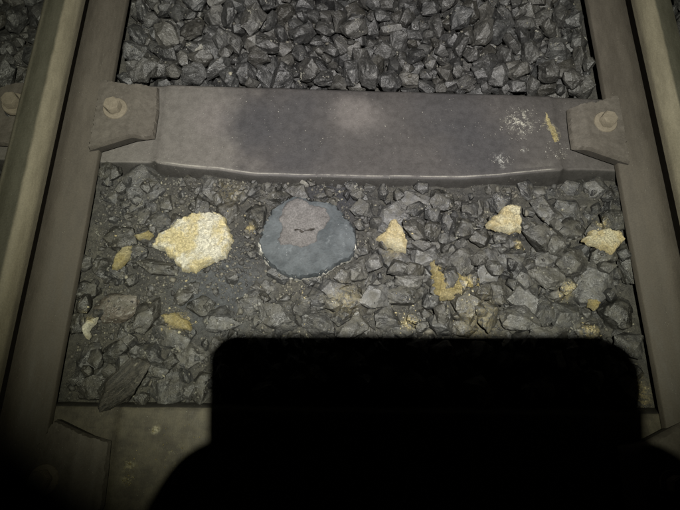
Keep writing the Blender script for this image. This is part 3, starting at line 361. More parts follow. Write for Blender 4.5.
    '9,9057,-410,502,217,-331,769,576,395,356;43,-566,9501,-221,106,616,773,111,226,197,177;34,-4627,9904,-430,279,-729,406,475,390,289,222;15,-132,9664,-412,128,-48,340,930,535,432,311'
    ';17,-270,8812,-346,27,-713,578,-396,390,312,204;23,947,9849,-409,715,-675,-90,-160,526,391,323;32,-2088,8587,-343,272,-155,289,905,319,222,190;3,-2543,8726,-443,81,619,720,304,484,'
    '376,282;8,2938,6374,-449,712,672,188,-75,313,265,231;12,1018,8236,-439,417,369,-771,308,194,187,146;11,2640,7911,-385,90,450,649,607,493,438,370;31,3438,9890,-371,956,-219,-186,-61'
    ',420,280,253;40,-3163,9082,-346,189,-697,662,200,350,261,219;13,53,8977,-408,737,-261,-490,384,320,229,141;28,-3795,9092,-304,295,441,754,-387,390,263,230;22,4018,9280,-338,70,-245'
    ',-23,-967,311,230,168;42,-1434,9834,-407,188,-263,-843,430,544,379,330;6,3992,9075,-449,967,3,241,-79,407,285,233;15,-2104,9558,-384,102,394,900,-152,380,292,199;29,-2419,9809,-433'
    ',324,553,721,264,398,315,272;20,-2980,7357,-335,255,-959,91,76,293,209,199;40,47,9816,-205,765,-362,239,476,645,458,388;31,22,9295,-434,857,343,-348,-165,249,183,111;20,51,9413,-17'
    '8,330,-46,829,-448,554,345,328;13,542,8823,-354,741,-552,-254,285,287,182,185;9,-2486,9136,-370,361,-772,328,407,516,360,328;21,-1908,9048,-346,182,-889,-263,-327,236,224,174;13,75'
    '6,9048,-333,515,-472,-437,566,421,259,254;10,-1716,8613,-442,777,-93,-570,250,287,250,192;42,2005,7584,-376,566,-346,264,-700,336,294,178;29,3776,9783,-201,604,645,-409,-229,507,34'
    '4,290;18,-1754,9423,-379,251,446,448,734,274,183,170;9,3776,8529,-415,36,-761,514,-394,285,199,185;30,1158,8651,-416,468,-169,-244,-833,235,186,117;40,-394,9735,-279,546,645,515,14'
    '4,343,297,192;21,-1890,7766,-381,124,-653,660,-349,337,210,170;28,2443,7679,-445,373,-381,-52,845,375,271,219;25,-1627,7425,-409,163,604,-742,-243,276,215,200;1,-1899,9363,-414,389'
    ',-861,4,-327,264,192,173;14,-1245,8629,-428,209,-261,-817,471,228,204,170;18,-1008,9318,-400,752,209,158,-605,212,203,131;34,3603,9402,-361,661,61,179,-726,473,342,292;17,-1253,926'
    '0,-359,820,565,-24,86,312,260,225;30,4454,9106,-410,182,334,-852,360,243,211,154;11,-2446,8318,-426,451,777,419,134,384,296,221;9,-1352,7739,-412,62,397,-423,-812,405,299,194;12,42'
    '75,9385,-409,582,-562,478,-342,501,414,340;34,2391,9069,-422,570,531,514,358,435,386,311;30,3552,7529,-446,79,-90,739,-663,479,311,260;19,1312,9497,-425,389,-249,486,741,334,252,18'
    '4;19,3576,8435,-402,123,217,968,-25,372,297,204;40,2271,9807,-433,340,646,683,-36,363,316,259;43,337,9359,-382,100,97,-909,-394,426,348,281;37,-2083,8997,-314,5,609,773,-179,240,18'
    '7,160;24,-2512,7498,-352,210,-166,935,231,182,173,145;37,1391,9035,-334,887,42,-133,-440,267,246,163;32,3309,9486,-254,400,6,889,224,549,424,344;8,141,6843,-399,200,-681,-509,-487,'
    '272,246,181;5,-2238,9386,-171,550,-814,-9,187,373,284,184;11,4631,9248,-302,323,-516,-638,471,383,283,273;25,4140,6662,-414,715,118,83,684,302,234,195;22,-3256,6695,-390,165,584,-7'
    '03,371,297,182,184;25,-3900,7362,-407,176,785,-456,381,266,207,207;12,-2781,9564,-289,907,-261,-117,308,355,284,183;28,593,9407,-265,375,410,-119,823,246,220,166;1,514,9616,-299,36'
    '2,-180,798,446,446,401,252;9,744,9679,-269,302,-54,198,931,197,168,147;14,1755,9381,-316,164,349,-904,-185,378,290,196;43,866,7196,-430,395,238,46,-886,227,166,116;7,-4120,9328,-37'
    '2,315,684,-628,-197,431,337,224;26,2608,9623,-418,326,-383,-820,-272,505,350,247;2,-775,9150,-268,303,-175,319,881,497,444,277;29,3565,7287,-431,600,-660,-451,22,431,326,221;43,-32'
    '9,9110,-225,852,10,328,407,503,432,314;4,-3909,9530,-426,339,421,-323,-777,488,356,238;20,1544,9852,-448,682,-221,298,630,397,309,222;4,-1449,7930,-403,304,548,430,650,278,170,162;'
    '26,-2355,8863,-324,61,-917,91,-383,236,155,135;22,-1661,9836,-127,255,153,928,-224,452,402,320;3,-983,9721,-394,290,-100,214,-927,362,335,198;1,1918,9196,-343,912,229,-335,-59,299,'
    '226,189;6,-1841,8751,-422,455,-852,93,239,182,151,113;38,1288,8077,-407,377,-466,-775,-198,267,233,182;26,2131,9259,-368,379,396,-420,-723,349,215,221;9,3971,9055,-207,320,-931,-29'
    ',175,373,302,283;3,2937,9807,-313,908,-150,-134,-367,528,349,237;39,-3749,7089,-412,755,-77,639,122,241,160,118;12,-1021,9298,-110,162,-447,-523,-707,370,317,222;18,3500,9679,-296,'
    '345,57,420,838,197,171,118;16,2440,7809,-276,520,-400,-579,484,279,218,146;15,2741,9349,-330,669,508,-220,-496,479,352,291;17,-984,9516,-223,82,-502,-837,-202,528,404,260;16,4043,9'
    '525,-368,243,171,-751,590,185,157,125;11,1369,9310,-227,335,-310,535,711,369,322,257;27,587,9760,-57,229,313,-163,907,531,394,280;15,4022,7308,-324,402,45,726,-556,339,234,230;32,-'
    '2141,9898,-240,119,239,727,-633,332,285,209;31,3726,9245,-206,172,622,-669,-368,484,351,262;34,4275,6758,-313,780,-75,601,-159,317,227,177;12,-2848,8127,-320,573,622,507,166,208,16'
    '1,123;43,-2357,9801,-132,421,572,-415,-568,390,304,285;32,-2306,8561,-246,587,399,-245,-661,437,343,246;25,4049,9709,-344,394,686,-150,-593,193,165,128;18,4686,8997,-364,565,633,46'
    '2,256,215,171,141;20,-763,9881,-103,152,-10,-299,942,370,290,170;28,3545,7732,-437,379,-852,-246,265,227,147,108;21,-3508,6875,-289,390,191,309,-846,192,156,136;27,-744,9793,-281,7'
    '38,-59,-27,671,425,310,229;36,-3426,8960,-363,41,997,-27,54,299,216,152;16,2015,8423,-372,4,-775,630,-50,219,164,138;9,-2731,8031,-433,199,980,-12,1,304,295,184;11,-1731,8894,-267,'
    '401,160,-366,825,471,345,294;34,901,9574,-179,615,-450,283,-583,377,276,194;12,-114,9084,-158,653,393,-56,645,185,146,129;28,-4306,9761,-401,451,734,397,317,296,267,198;37,-299,942'
    '8,-67,792,-262,-22,-552,553,384,278;5,-1590,7194,-404,655,-712,125,219,182,145,145;6,1007,9594,-393,16,597,-79,-798,203,173,147;14,-1386,8706,-10,588,-281,-758,-6,432,376,304;26,45'
    '11,9757,-198,398,915,32,-53,546,375,329;20,-1332,9523,-379,194,346,769,-502,421,342,284;3,-3494,8794,-309,597,-283,-735,-153,209,154,116;34,2056,8977,-351,140,380,-747,-527,356,300'
    ',169;32,2068,9475,-147,393,692,603,61,520,469,396;37,-2487,9491,-305,156,699,654,243,465,318,244;15,4072,9906,-334,502,-498,-258,-658,429,301,212;23,649,9242,-168,78,-276,576,766,2'
    '56,216,189;18,-3201,9353,-358,679,-576,251,380,310,261,191;37,-31,9165,-376,370,-621,402,-561,227,156,125;12,2684,6947,-393,125,831,-540,53,406,262,225;22,1324,9882,-289,616,-60,36'
    '8,694,335,254,200;14,2633,9005,-351,13,675,-726,-129,323,291,243;26,-1553,8738,-192,635,357,-463,505,250,223,142;27,-3463,9196,-356,196,-254,71,-944,311,271,194;0,-1751,9716,-316,1'
    '07,153,91,978,280,196,147;4,-2234,9126,-362,139,-394,-667,616,246,194,125;43,-2640,8212,-382,166,278,209,923,180,172,122;27,-3930,9222,-316,485,605,619,122,252,194,145;5,-3663,6903'
    ',-365,535,-61,-493,684,181,164,111;24,568,9918,-383,490,-468,-411,-610,443,308,220;1,-2517,8464,-363,350,-678,-73,643,192,154,133;20,3334,8162,-351,198,195,-920,277,206,154,113;16,'
    '800,9587,99,472,-823,-205,-240,449,330,333;5,2792,6659,-174,717,-301,30,-629,405,296,262;42,2738,9679,-186,671,114,-633,370,325,299,240;42,-315,9618,193,412,872,32,-263,575,472,308'
    ';26,516,7240,-323,143,23,-347,-927,229,174,139;5,-34,9156,-237,971,59,-226,55,242,225,140;24,-1054,7796,-308,111,-366,-376,-844,227,191,115;32,3617,7744,-333,337,656,451,503,193,15'
    '0,151;4,-2807,8958,-439,916,97,-374,-106,234,159,134;0,-2684,8048,-282,854,-321,149,-381,252,188,133;37,-2653,9872,-327,830,158,376,-381,327,232,171;7,3828,6997,-306,214,-114,702,-'
    '670,185,170,121;0,-2844,8636,-273,718,-335,-7,-610,416,354,256;24,2336,9464,-345,949,84,-248,-173,480,315,241;5,684,9398,-75,249,-206,-317,-892,363,264,181;3,-1861,9496,-202,697,43'
    ',-187,-691,384,253,241;17,-1616,9306,-210,902,134,50,407,544,425,346;39,-792,8825,-74,555,-223,-713,367,437,345,293;33,-1180,9880,-121,155,61,-477,-863,543,350,326;21,-663,9389,-22'
    '3,104,-351,-872,326,232,167,138;5,272,8800,-12,695,-135,-698,104,480,437,263;19,4084,9368,-192,885,-334,-238,219,407,295,196;43,1350,9600,-241,282,-104,432,850,573,384,251;1,-3989,'
    '7249,-342,0,-226,553,802,230,145,121;1,-2014,9128,57,569,-422,578,405,549,390,391;24,-245,7849,-377,433,-356,85,-823,249,169,112;32,-4,8953,3,519,-540,399,529,490,366,258;21,-310,9'
    '869,-51,640,745,-63,178,503,332,267;32,-2913,9208,-396,820,-200,-199,-498,481,308,226;1,-4031,8828,-365,588,333,-246,-695,207,146,106;9,-3083,9845,-264,946,-63,42,-315,479,378,288;'
    '28,-4146,8653,-346,956,133,-254,-58,358,257,244;34,4469,9513,-309,128,909,20,-395,318,268,252;5,-2044,8721,-114,170,-778,527,-296,548,394,240;12,4370,9205,-130,657,-746,-89,-66,351'
    ',262,255;24,-3404,8487,-89,156,45,-855,493,577,410,357;12,-4237,8953,-139,335,-316,-856,235,586,400,341;36,-3072,9538,-376,281,360,523,720,306,212,193;4,1142,9017,-201,184,46,427,8'
    '84,382,298,254;14,-458,9923,-351,211,491,-749,390,245,182,121;40,4343,8515,-426,191,-70,874,-441,204,170,160;23,1730,9692,-322,750,-562,323,-132,285,242,189;3,317,9550,-206,414,825'
    ',-146,356,245,189,147;36,2997,9417,-70,96,913,-294,268,471,384,329;16,-3413,9357,-176,97,633,-738,213,466,378,228;14,-3572,9523,-356,154,218,497,826,287,238,177;14,-216,8868,-184,9'
    '24,-40,-317,210,209,170,128;34,-1973,9248,-188,603,86,-512,606,294,253,157;41,338,9181,-34,202,914,-172,307,591,432,325;37,-2337,9099,-99,334,-25,-499,799,464,385,236;14,-2687,9366'
    ',-302,19,518,-848,110,260,225,143;1,-3431,8337,-316,306,263,-567,-718,235,164,130;19,-2042,6788,-399,446,-353,-811,138,183,142,137;27,3656,9015,-41,869,253,9,-426,468,348,247;0,-11'
    '34,8696,-330,491,-277,273,-779,220,163,122;0,-712,9420,187,137,24,-948,287,472,454,336;30,-3019,8944,-236,167,-194,477,-841,460,365,215;22,1485,8439,-299,908,72,4,412,276,208,148;4'
    '1,-4531,9090,-290,967,-1,44,249,319,238,193;20,-1653,9532,-317,540,-507,672,10,228,176,143;34,-2394,8822,-120,26,860,-324,395,502,319,262;22,1716,9521,-90,752,492,300,319,394,312,2'
    '65;8,-3476,8462,-346,94,-837,-535,65,220,144,100;2,-3177,6883,-273,106,-648,-444,609,260,171,132;11,-2673,8924,-246,287,360,-886,54,327,254,237;6,-662,9119,45,313,94,204,923,431,40'
    '5,320;5,-2163,9678,-253,466,-757,218,-403,274,201,185;0,2870,9049,-121,974,-139,-180,-14,503,323,248;41,-2562,9777,-196,682,-417,-393,454,350,252,174;15,2600,9232,-279,166,421,507,'
    '733,232,175,140;20,-2902,8832,-126,13,-874,-364,321,311,285,187;42,4309,9616,-272,356,733,-223,-535,275,211,150;24,-1460,8312,-403,523,725,242,378,210,177,144;33,4453,9188,-310,663'
    ',676,-320,20,205,149,134;36,-2736,9195,-75,564,529,-126,622,486,444,322;23,3290,9138,-23,115,-561,805,-154,475,397,334;5,2413,9875,-143,530,462,418,-575,421,380,272;13,-3080,9572,-'
    '226,972,79,-127,-180,195,158,109;12,4103,6790,-293,71,472,-430,-766,226,196,126;40,1717,9089,-198,299,-917,261,39,543,452,305;23,1515,8862,-153,364,-103,276,883,372,269,247;39,-307'
    '2,8636,-414,509,-229,796,-235,230,189,113;13,129,6698,-275,249,-351,-868,246,320,228,210;15,419,8869,-250,772,-283,-351,449,242,171,140;38,-1496,9005,-165,843,283,420,180,417,311,2'
    '78;43,1786,9848,-244,246,525,768,273,239,203,127;42,-940,9728,-63,693,286,612,251,247,197,138;38,-3234,8493,-357,486,14,-629,-606,321,254,199;32,1102,8881,-16,96,-766,-448,-452,245'
    ',186,193;41,4124,9611,-255,191,5,-649,736,234,167,145;10,-4391,9025,-416,419,581,109,-689,225,199,158;30,1083,9754,-22,61,469,832,290,508,424,396;17,2029,9901,-232,534,-245,166,792'
    ',248,227,170;41,616,8839,-150,775,-558,-67,-290,312,272,195;41,1497,9813,-90,116,325,242,907,479,354,323;4,-1750,8886,20,195,-810,537,134,356,324,226;15,-2002,8418,-182,569,-757,32'
    '1,20,371,289,208;37,1090,9395,-125,362,858,192,310,403,272,273;27,-918,9005,-36,78,-253,28,964,344,272,209;2,-4069,9599,-252,491,-346,-437,669,403,321,203;28,-2935,9379,-223,93,-18'
    '7,973,-102,468,286,199;18,-713,9618,-114,8,942,-330,51,357,259,231;37,-3627,8990,-368,717,-485,-457,-202,213,176,153;21,-1175,9033,-187,50,816,570,-81,411,359,321;41,7143,7399,-197'
    ',46,-975,-144,162,404,320,262;4,-28,8954,-301,525,-474,-273,652,226,150,124;6,-3618,9834,-255,914,-70,-107,386,357,276,179;43,-2795,9777,-128,813,-130,-77,-562,417,276,207;38,-534,'
    '9741,-42,107,-520,-473,-703,320,270,229;28,614,8654,-162,66,-949,90,295,213,173,106;26,2262,9247,-274,419,851,-291,-122,193,180,107;10,2316,8954,-171,990,94,-21,106,414,274,171;13,'
    '767,8743,-222,134,360,743,-549,180,173,149;35,-3977,7652,-353,305,-495,-699,-416,228,167,156;43,-3282,8804,-184,679,-536,495,-88,389,296,205;36,19,7826,-244,670,-41,-650,356,224,21'
    '2,128;14,3953,9503,-214,99,-949,-252,163,205,151,147;14,-3549,9564,-72,328,270,-324,-845,453,355,283;1,-1390,9151,8,13,270,-961,51,553,390,238;11,-4289,9542,-358,384,21,-733,561,20'
    '3,161,164;42,-1219,8712,-208,865,480,-143,21,217,175,101;7,-1890,8038,-408,668,453,415,419,205,177,107;35,39,9567,124,436,-355,672,483,348,312,213;27,1303,8811,-109,95,-255,612,743'
    ',325,211,183;23,-2855,9679,-221,213,779,568,-160,185,170,118;21,-942,8095,-314,720,-455,65,-519,202,179,116;15,4219,9554,-112,59,-147,-181,-971,296,238,148;16,-2937,6331,-389,558,-'
    '557,-141,-598,204,147,100;30,-3848,9792,-119,404,200,-587,672,433,361,335;18,-3294,9613,-300,660,444,-491,-356,328,233,174;42,3298,9834,-88,799,255,-544,24,417,389,317;9,-2664,8716'
    ',-83,372,-917,92,-108,433,393,307;12,-1543,9632,-273,668,708,-51,-225,270,220,184;39,2197,8898,-291,730,66,267,626,274,227,157;41,221,3250,-445,371,454,-661,-468,190,158,129;9,1834'
    ',3550,-412,954,126,-242,-122,286,271,238;35,-2036,1879,-423,320,695,641,-55,273,234,201;6,1795,2183,-448,252,-504,824,55,231,175,144;12,1298,4043,-448,84,-803,-588,47,288,213,156;5'
    ',734,2530,-436,368,416,-573,-603,258,174,122;2,729,1516,-450,362,-353,-100,857,197,175,145;26,-2380,1694,-432,509,794,-172,284,301,217,166;21,-8749,6098,-441,52,908,365,199,687,517'
    ',433;30,-7733,4370,-409,217,-478,-784,332,597,500,421;25,-8012,5729,-368,485,343,-614,-520,680,508,423;18,-8043,3741,-439,700,-12,-15,714,569,424,362;4,-5822,6519,-442,206,257,-901'
    ',-283,740,458,441;35,-8764,1823,-366,326,637,-513,474,574,451,342;17,-7624,2034,-444,40,780,-622,-50,644,553,381;6,-6164,3150,-440,948,258,-94,-159,580,473,410;22,-6071,7085,-426,1'
    '78,-687,633,310,608,458,333;5,-7312,4068,-426,489,28,574,657,623,442,276;21,-8283,4064,-381,664,-342,-493,446,616,473,432;35,-7746,4041,-303,637,-735,222,-72,672,460,314;18,-7427,5'
    '483,-416,58,367,817,440,504,470,287;8,-5701,9541,-400,538,538,-472,-445,624,443,360;5,-7229,5019,-310,735,-561,188,-332,361,263,247;13,-7341,4567,-314,75,-370,864,-332,431,292,212;'
    '24,-6472,4254,-418,881,-463,95,16,557,424,237;16,-7619,5814,-259,953,84,-193,-219,524,395,304;32,-7122,5336,-354,675,-116,57,727,277,240,168;0,-8424,4646,-240,785,-362,-455,216,696'
    ',487,411;43,-8151,1763,-421,867,-178,-203,-419,609,455,267;41,-8609,6962,-420,311,172,932,65,480,375,211;19,-8696,4211,-447,723,-204,276,-599,547,401,350;41,-8806,7766,-405,68,-866'
    ',324,-375,573,382,351;22,-8210,6040,-267,488,824,-62,-283,387,321,271;8,-5772,7617,-212,704,-278,351,-551,523,439,383;32,-6207,4920,-437,21,1,963,267,396,296,209;35,-8734,5372,-324'
    ',463,-641,605,94,728,545,413;14,-5668,7784,-421,316,-933,118,-122,352,321,260;29,-7472,6904,-321,398,301,194,-845,570,453,369;34,-5611,6289,-234,359,489,288,742,461,393,237;6,-8404'
    ',5709,-409,669,-217,-201,-682,513,354,241;40,-5677,5829,-114,679,-2,104,726,393,342,225;5,-7648,1703,-281,841,349,-345,228,532,397,290;0,-8710,4441,-119,449,-381,-595,547,607,421,3'
    '48;28,-8160,7376,-349,560,488,-55,-667,655,424,365;39,-8855,3287,-288,513,317,197,773,473,455,318;38,-7694,7754,-331,437,-101,502,-740,501,432,275;30,-6774,4058,-358,516,401,-108,7'
    '49,255,221,201;8,-8826,4847,-385,868,227,-89,434,565,417,327;40,-5820,7338,-434,280,894,179,-300,374,325,229;6,-8425,8052,-306,614,293,148,718,309,235,182;3,-8194,8275,-313,303,620'
    ',704,166,487,357,319;4,-7045,4089,-404,651,-96,675,334,378,283,180;42,-7486,4811,-424,761,492,350,239,638,505,378;15,-8414,7680,-297,683,149,-616,-362,513,379,286;43,-7666,4529,-10'
    '6,299,525,-785,-138,630,450,309;41,-8327,5074,-448,880,-348,130,295,224,193,132;42,-7966,2634,-281,710,-501,-113,-483,580,448,407;43,-8812,8245,-294,641,-629,158,411,393,303,181;23'
    ',-8095,2174,-368,721,71,134,677,535,387,348;30,-7891,8936,-380,362,-703,433,433,631,415,374;28,-6226,4682,-380,315,57,-213,-923,320,233,170;9,-6607,8340,-434,457,646,610,43,353,234'
    ',173;23,-8336,3514,-336,744,81,-139,-649,353,270,215;34,-5916,3801,-373,77,109,272,953,402,340,250;21,-5716,3285,-392,546,332,632,-439,481,420,301;28,-7861,6167,-144,73,-81,-297,-9'
    '49,503,348,317;10,-6284,5613,-317,310,-943,57,-103,636,485,288;28,-5810,5684,-207,798,-145,-44,-583,266,234,164;6,-7241,5777,-347,166,54,-554,814,322,230,208;42,-8490,3731,-385,179'
    ',476,-849,141,282,231,218;18,-8725,5721,-406,21,-329,-714,-618,268,229,211;2,-7104,5961,-147,504,838,196,-73,646,443,315;40,-7616,6801,-53,27,911,255,322,520,404,310;24,-7920,3354,'
    '-224,241,449,-829,-229,534,491,374;11,-8357,4347,-206,276,-135,628,-715,249,163,114;27,-7841,7358,-216,760,-38,-649,-20,581,441,380;22,-6366,4887,-280,50,411,-884,-216,388,306,186;'
    '35,-7094,7823,-432,109,-495,839,-197,372,341,252;36,-8024,6621,-252,691,89,-355,-624,615,498,439;21,-6405,9440,-226,169,-111,-263,943,657,421,351;2,-7441,3505,-297,404,-683,-569,21'
    '5,302,207,144;37,-8878,6922,-369,530,500,-561,-393,555,391,264;24,-7216,3451,-387,596,-154,108,-781,483,334,283;30,-6522,3095,-336,277,394,823,-303,426,309,273;9,-8390,5969,-362,27'
    '7,580,-81,762,342,265,239;36,-7132,8819,-424,927,-355,-99,-71,256,212,145;5,-7562,3071,-416,9,895,-394,-211,604,406,357;4,-7832,5603,-372,126,-355,646,-664,269,206,152;9,-8739,7168'
    ',-397,264,349,15,899,237,200,140;29,-8415,2399,-207,292,109,-28,-950,712,477,321;6,-7883,4788,-270,78,-253,307,-914,453,321,283;4,-6152,5946,-422,128,679,419,588,291,221,203;19,-67'
    '99,3525,-333,343,-56,203,-915,509,328,246;32,-7592,6569,-265,6,-531,141,835,429,295,240;35,-8511,2944,-350,793,-528,33,300,437,352,283;19,-6843,3194,-435,719,322,-561,-256,224,183,'
    '185;32,-6206,4700,-159,130,-684,713,-83,484,292,287;42,-8372,6407,-340,438,343,133,-820,369,280,233;17,-7894,7006,-260,826,443,285,201,455,325,264;31,-5891,4874,-280,486,-467,-720,'
    '-166,475,381,366;29,-8280,5761,-247,149,597,742,-268,293,241,153;2,-7927,9426,-407,94,-743,-21,-662,444,313,285;19,-6590,2638,-288,524,-476,84,-701,646,528,365;16,-7712,8633,-259,1'
    '28,-446,445,-766,617,419,409;36,-6353,3587,-311,356,-40,335,-871,433,324,265;39,-6192,4285,-244,331,573,738,-133,493,314,312;3,-7041,4521,-326,321,-403,109,-850,300,232,145;25,-744'
    '7,4241,-133,807,369,441,136,545,407,292;10,-7695,5019,-370,677,418,575,191,375,242,237;11,-5908,6930,-152,517,-12,-597,614,587,425,357;20,-5676,8756,-327,776,17,-95,-623,420,388,32'
    '6;9,-6984,2892,-352,271,-850,-428,-143,340,278,210;2,-6008,5247,-322,102,-376,-921,-23,504,368,279;19,-8865,9480,-301,701,556,245,373,531,375,247;40,-7752,2845,-376,351,-667,-479,-'
    '450,547,421,250;15,-6293,8567,-328,200,210,-311,-905,395,374,230;24,-5612,2116,-402,301,-29,294,-907,313,265,171;42,-8487,5345,90,351,-195,915,24,614,425,448;23,-8549,5036,-221,500'
    ',91,-841,-187,404,325,234;8,-8855,2245,-401,538,508,-506,-444,499,417,308;24,-8151,5262,-164,243,-277,564,739,584,450,345;13,-8089,5028,-307,605,-276,-168,728,357,242,206;22,-7656,'
    '3701,-220,949,127,-94,274,450,379,219;26,-7798,5351,-332,479,765,356,241,473,365,315;12,-6359,3950,-243,715,130,86,-682,375,315,197;33,-5755,2460,-428,106,786,-606,-61,629,399,370;'
    '10,-6769,3302,-249,394,-175,138,-892,408,345,223;39,-7290,8683,-416,528,613,-567,-158,279,227,173;28,-8074,4403,-137,132,699,673,201,525,383,342;3,-7712,6386,-174,865,350,-279,226,'
    '262,242,196;3,-5980,2203,-273,631,-615,-312,355,428,345,315;34,-5718,7169,-228,425,-538,-573,-450,494,379,324;6,-7351,6333,-124,977,84,-193,25,513,442,319;33,-8324,7062,-334,627,-6'
    '19,453,-134,485,317,226;43,-6962,3581,-439,68,740,-667,62,222,167,152;38,-7600,9367,-324,36,936,-134,324,575,427,273;33,-6085,5384,-127,547,720,-405,137,415,281,235;42,-7497,7275,-'
    '239,132,-889,438,23,448,337,263;16,-5635,2801,-322,224,285,-850,-383,310,225,203;31,-8485,6666,-178,56,906,401,120,667,451,302;11,-7870,7992,-327,217,902,-46,370,403,266,233;8,-565'
    '8,2375,-202,764,-451,359,-291,405,312,289;9,-5881,2979,-225,781,-497,-291,-240,472,424,367;1,-5966,6443,-147,718,314,24,-620,529,359,229;2,-6979,4846,-320,45,-807,49,586,364,273,19'
    '7;25,-5735,4359,-276,223,220,-698,643,415,373,298;19,-7623,6093,-317,203,369,403,-812,256,186,165;34,-6257,2758,-421,3,-774,-57,631,432,346,260;0,-8101,3021,-292,913,142,67,375,376'
    ',283,246;14,-8118,7075,-344,696,-93,708,77,217,167,134;6,-6272,6255,-236,181,914,230,-282,450,429,337;27,-8008,7756,-162,225,677,486,505,587,483,349;43,-5692,8153,-351,222,762,-553'
    ',254,564,413,240;22,-8337,2638,-387,83,612,-165,-769,262,184,174;42,-7215,3717,-210,335,182,-352,855,432,381,268;13,-7569,5189,-49,557,218,-252,-761,682,450,448;41,-8859,6434,-161,'
    '261,-497,827,-28,410,369,240;36,-8774,7383,-241,928,368,-1,64,482,366,330;36,-8348,9505,-301,74,484,869,75,538,363,329;26,-5696,5298,-168,228,-754,-421,449,545,382,337;26,-6594,888'
    '4,-267,665,138,17,-734,660,489,343;5,-6633,4337,-279,871,-401,-140,-248,274,189,149;9,-6818,3828,-147,142,-148,-105,-973,529,332,301;23,-7492,5192,-336,732,-396,-193,520,301,222,15'
    '2;17,-7618,7511,-355,198,-142,966,-88,284,196,127;4,-5947,9381,-385,263,-881,-393,-33,259,205,161;38,5692,6344,-424,636,464,-556,-267,698,521,486;17,5746,3713,-417,240,-80,-590,-76'
    '7,571,444,409;24,8772,5738,-436,20,-958,50,-280,578,446,360;0,8664,9606,-449,59,834,533,131,722,504,329;7,7451,3342,-442,361,-914,180,49,624,414,383;25,5756,8542,-423,834,-231,386,'
    '-318,710,457,312;35,6582,2478,-433,162,-7,-726,668,574,403,373;12,8302,9769,-392,461,223,-330,793,542,483,411;29,7866,3720,-448,382,129,915,-39,405,325,241;34,8749,7835,-264,54,358'
    ',430,-827,760,553,325;31,6480,2060,-398,307,307,585,686,532,467,343;13,7098,8527,-424,136,-374,-176,900,488,389,369;30,7800,9095,-402,626,429,-303,-577,548,460,403;35,6619,4226,-40'
    '8,16,-645,665,376,599,482,457;21,5724,3312,-399,609,402,-153,667,635,468,390;3,6772,7315,-420,70,-590,804,-30,622,548,379;20,6477,7191,-426,854,-158,-493,54,447,372,291;15,8222,843'
    '9,-372,699,-167,695,-33,530,397,412;24,7290,8188,-387,156,-167,771,-595,649,515,350;7,8140,4174,-446,836,357,-197,367,498,437,393;40,6805,8061,-296,580,-280,696,-318,615,448,350;8,'
    '6124,9627,-432,761,7,-53,-646,667,496,378;40,6095,1833,-400,286,-875,316,229,774,532,495;15,6213,4362,-405,768,-13,-504,-395,585,430,370;0,8711,2685,-384,447,-753,-373,-306,469,441'
    ',254;22,6642,6780,-362,427,-781,224,-397,626,441,391;31,6250,9166,-212,813,-338,217,-421,784,531,338;37,8834,6769,-355,131,752,481,-432,649,468,346;18,7863,6994,-413,342,-627,390,-'
    '582,655,503,365;18,7116,7650,-422,253,-841,315,360,561,408,320;1,8247,7576,-415,565,-694,-384,230,613,443,308;41,8000,8637,-433,802,135,567,133,364,324,237;13,5728,4689,-430,586,-3'
    '23,384,-636,650,542,441;11,7582,9748,-257,166,977,24,-131,712,493,353;8,8401,5816,-338,624,251,740,3,645,549,456;14,6320,3670,-297,295,-905,123,-279,603,517,428;37,8776,8904,-358,6'
    '39,423,-230,-600,661,521,452;20,7179,5846,-282,88,-429,728,-527,711,501,441;4,5625,2480,-436,49,-807,-369,458,477,367,229;31,6184,3317,-436,667,-522,-139,-513,511,429,350;22,8743,5'
    '320,-431,554,752,-335,-126,553,416,272;35,5876,7211,-438,639,691,-172,292,465,331,251;0,6905,6927,-410,455,-599,391,530,429,358,263;2,7699,8057,-158,498,55,856,122,679,538,465;19,7'
    '740,6334,-347,326,-618,-215,-682,487,368,345;1,8118,3566,-387,242,375,15,-895,487,315,293;13,8396,6625,-317,114,665,691,-260,407,326,190;22,6664,8591,-417,419,646,619,-156,404,345,'
    '317;29,6469,7646,-310,74,-190,810,-550,394,351,282;22,7039,2424,-411,716,539,342,282,634,395,393;43,6555,9708,-228,296,448,-432,-725,675,534,425;18,6820,9272,-256,167,316,-750,-557'
    ',721,455,463;19,8346,9356,-349,317,-179,-1,932,545,335,232;17,7491,7613,-391,478,-812,-252,222,513,407,229;10,5629,7307,-391,382,224,-627,-641,348,305,196;4,8216,7286,-245,193,-40,'
    '-715,-671,645,505,375;19,6898,3592,-245,670,-312,-629,240,769,540,456;2,8702,7227,-332,461,-479,695,272,681,519,400;5,7689,5864,-286,549,95,346,754,628,472,383;19,8351,3106,-299,98'
    '6,-91,-97,106,656,477,381;6,8066,5992,-297,861,-63,272,426,518,328,247;5,6143,2569,-435,646,99,548,523,548,384,345;41,7307,6835,-256,108,23,474,-874,504,366,347;12,6335,6682,-370,4'
    '80,-90,52,871,412,304,281;7,8761,3608,-395,681,-357,128,-626,608,505,441;24,6410,7377,-188,478,836,212,-165,479,350,231;9,6434,4624,-299,89,383,612,687,501,394,280;37,7474,5189,-43'
    '1,51,-76,-456,885,724,549,305')

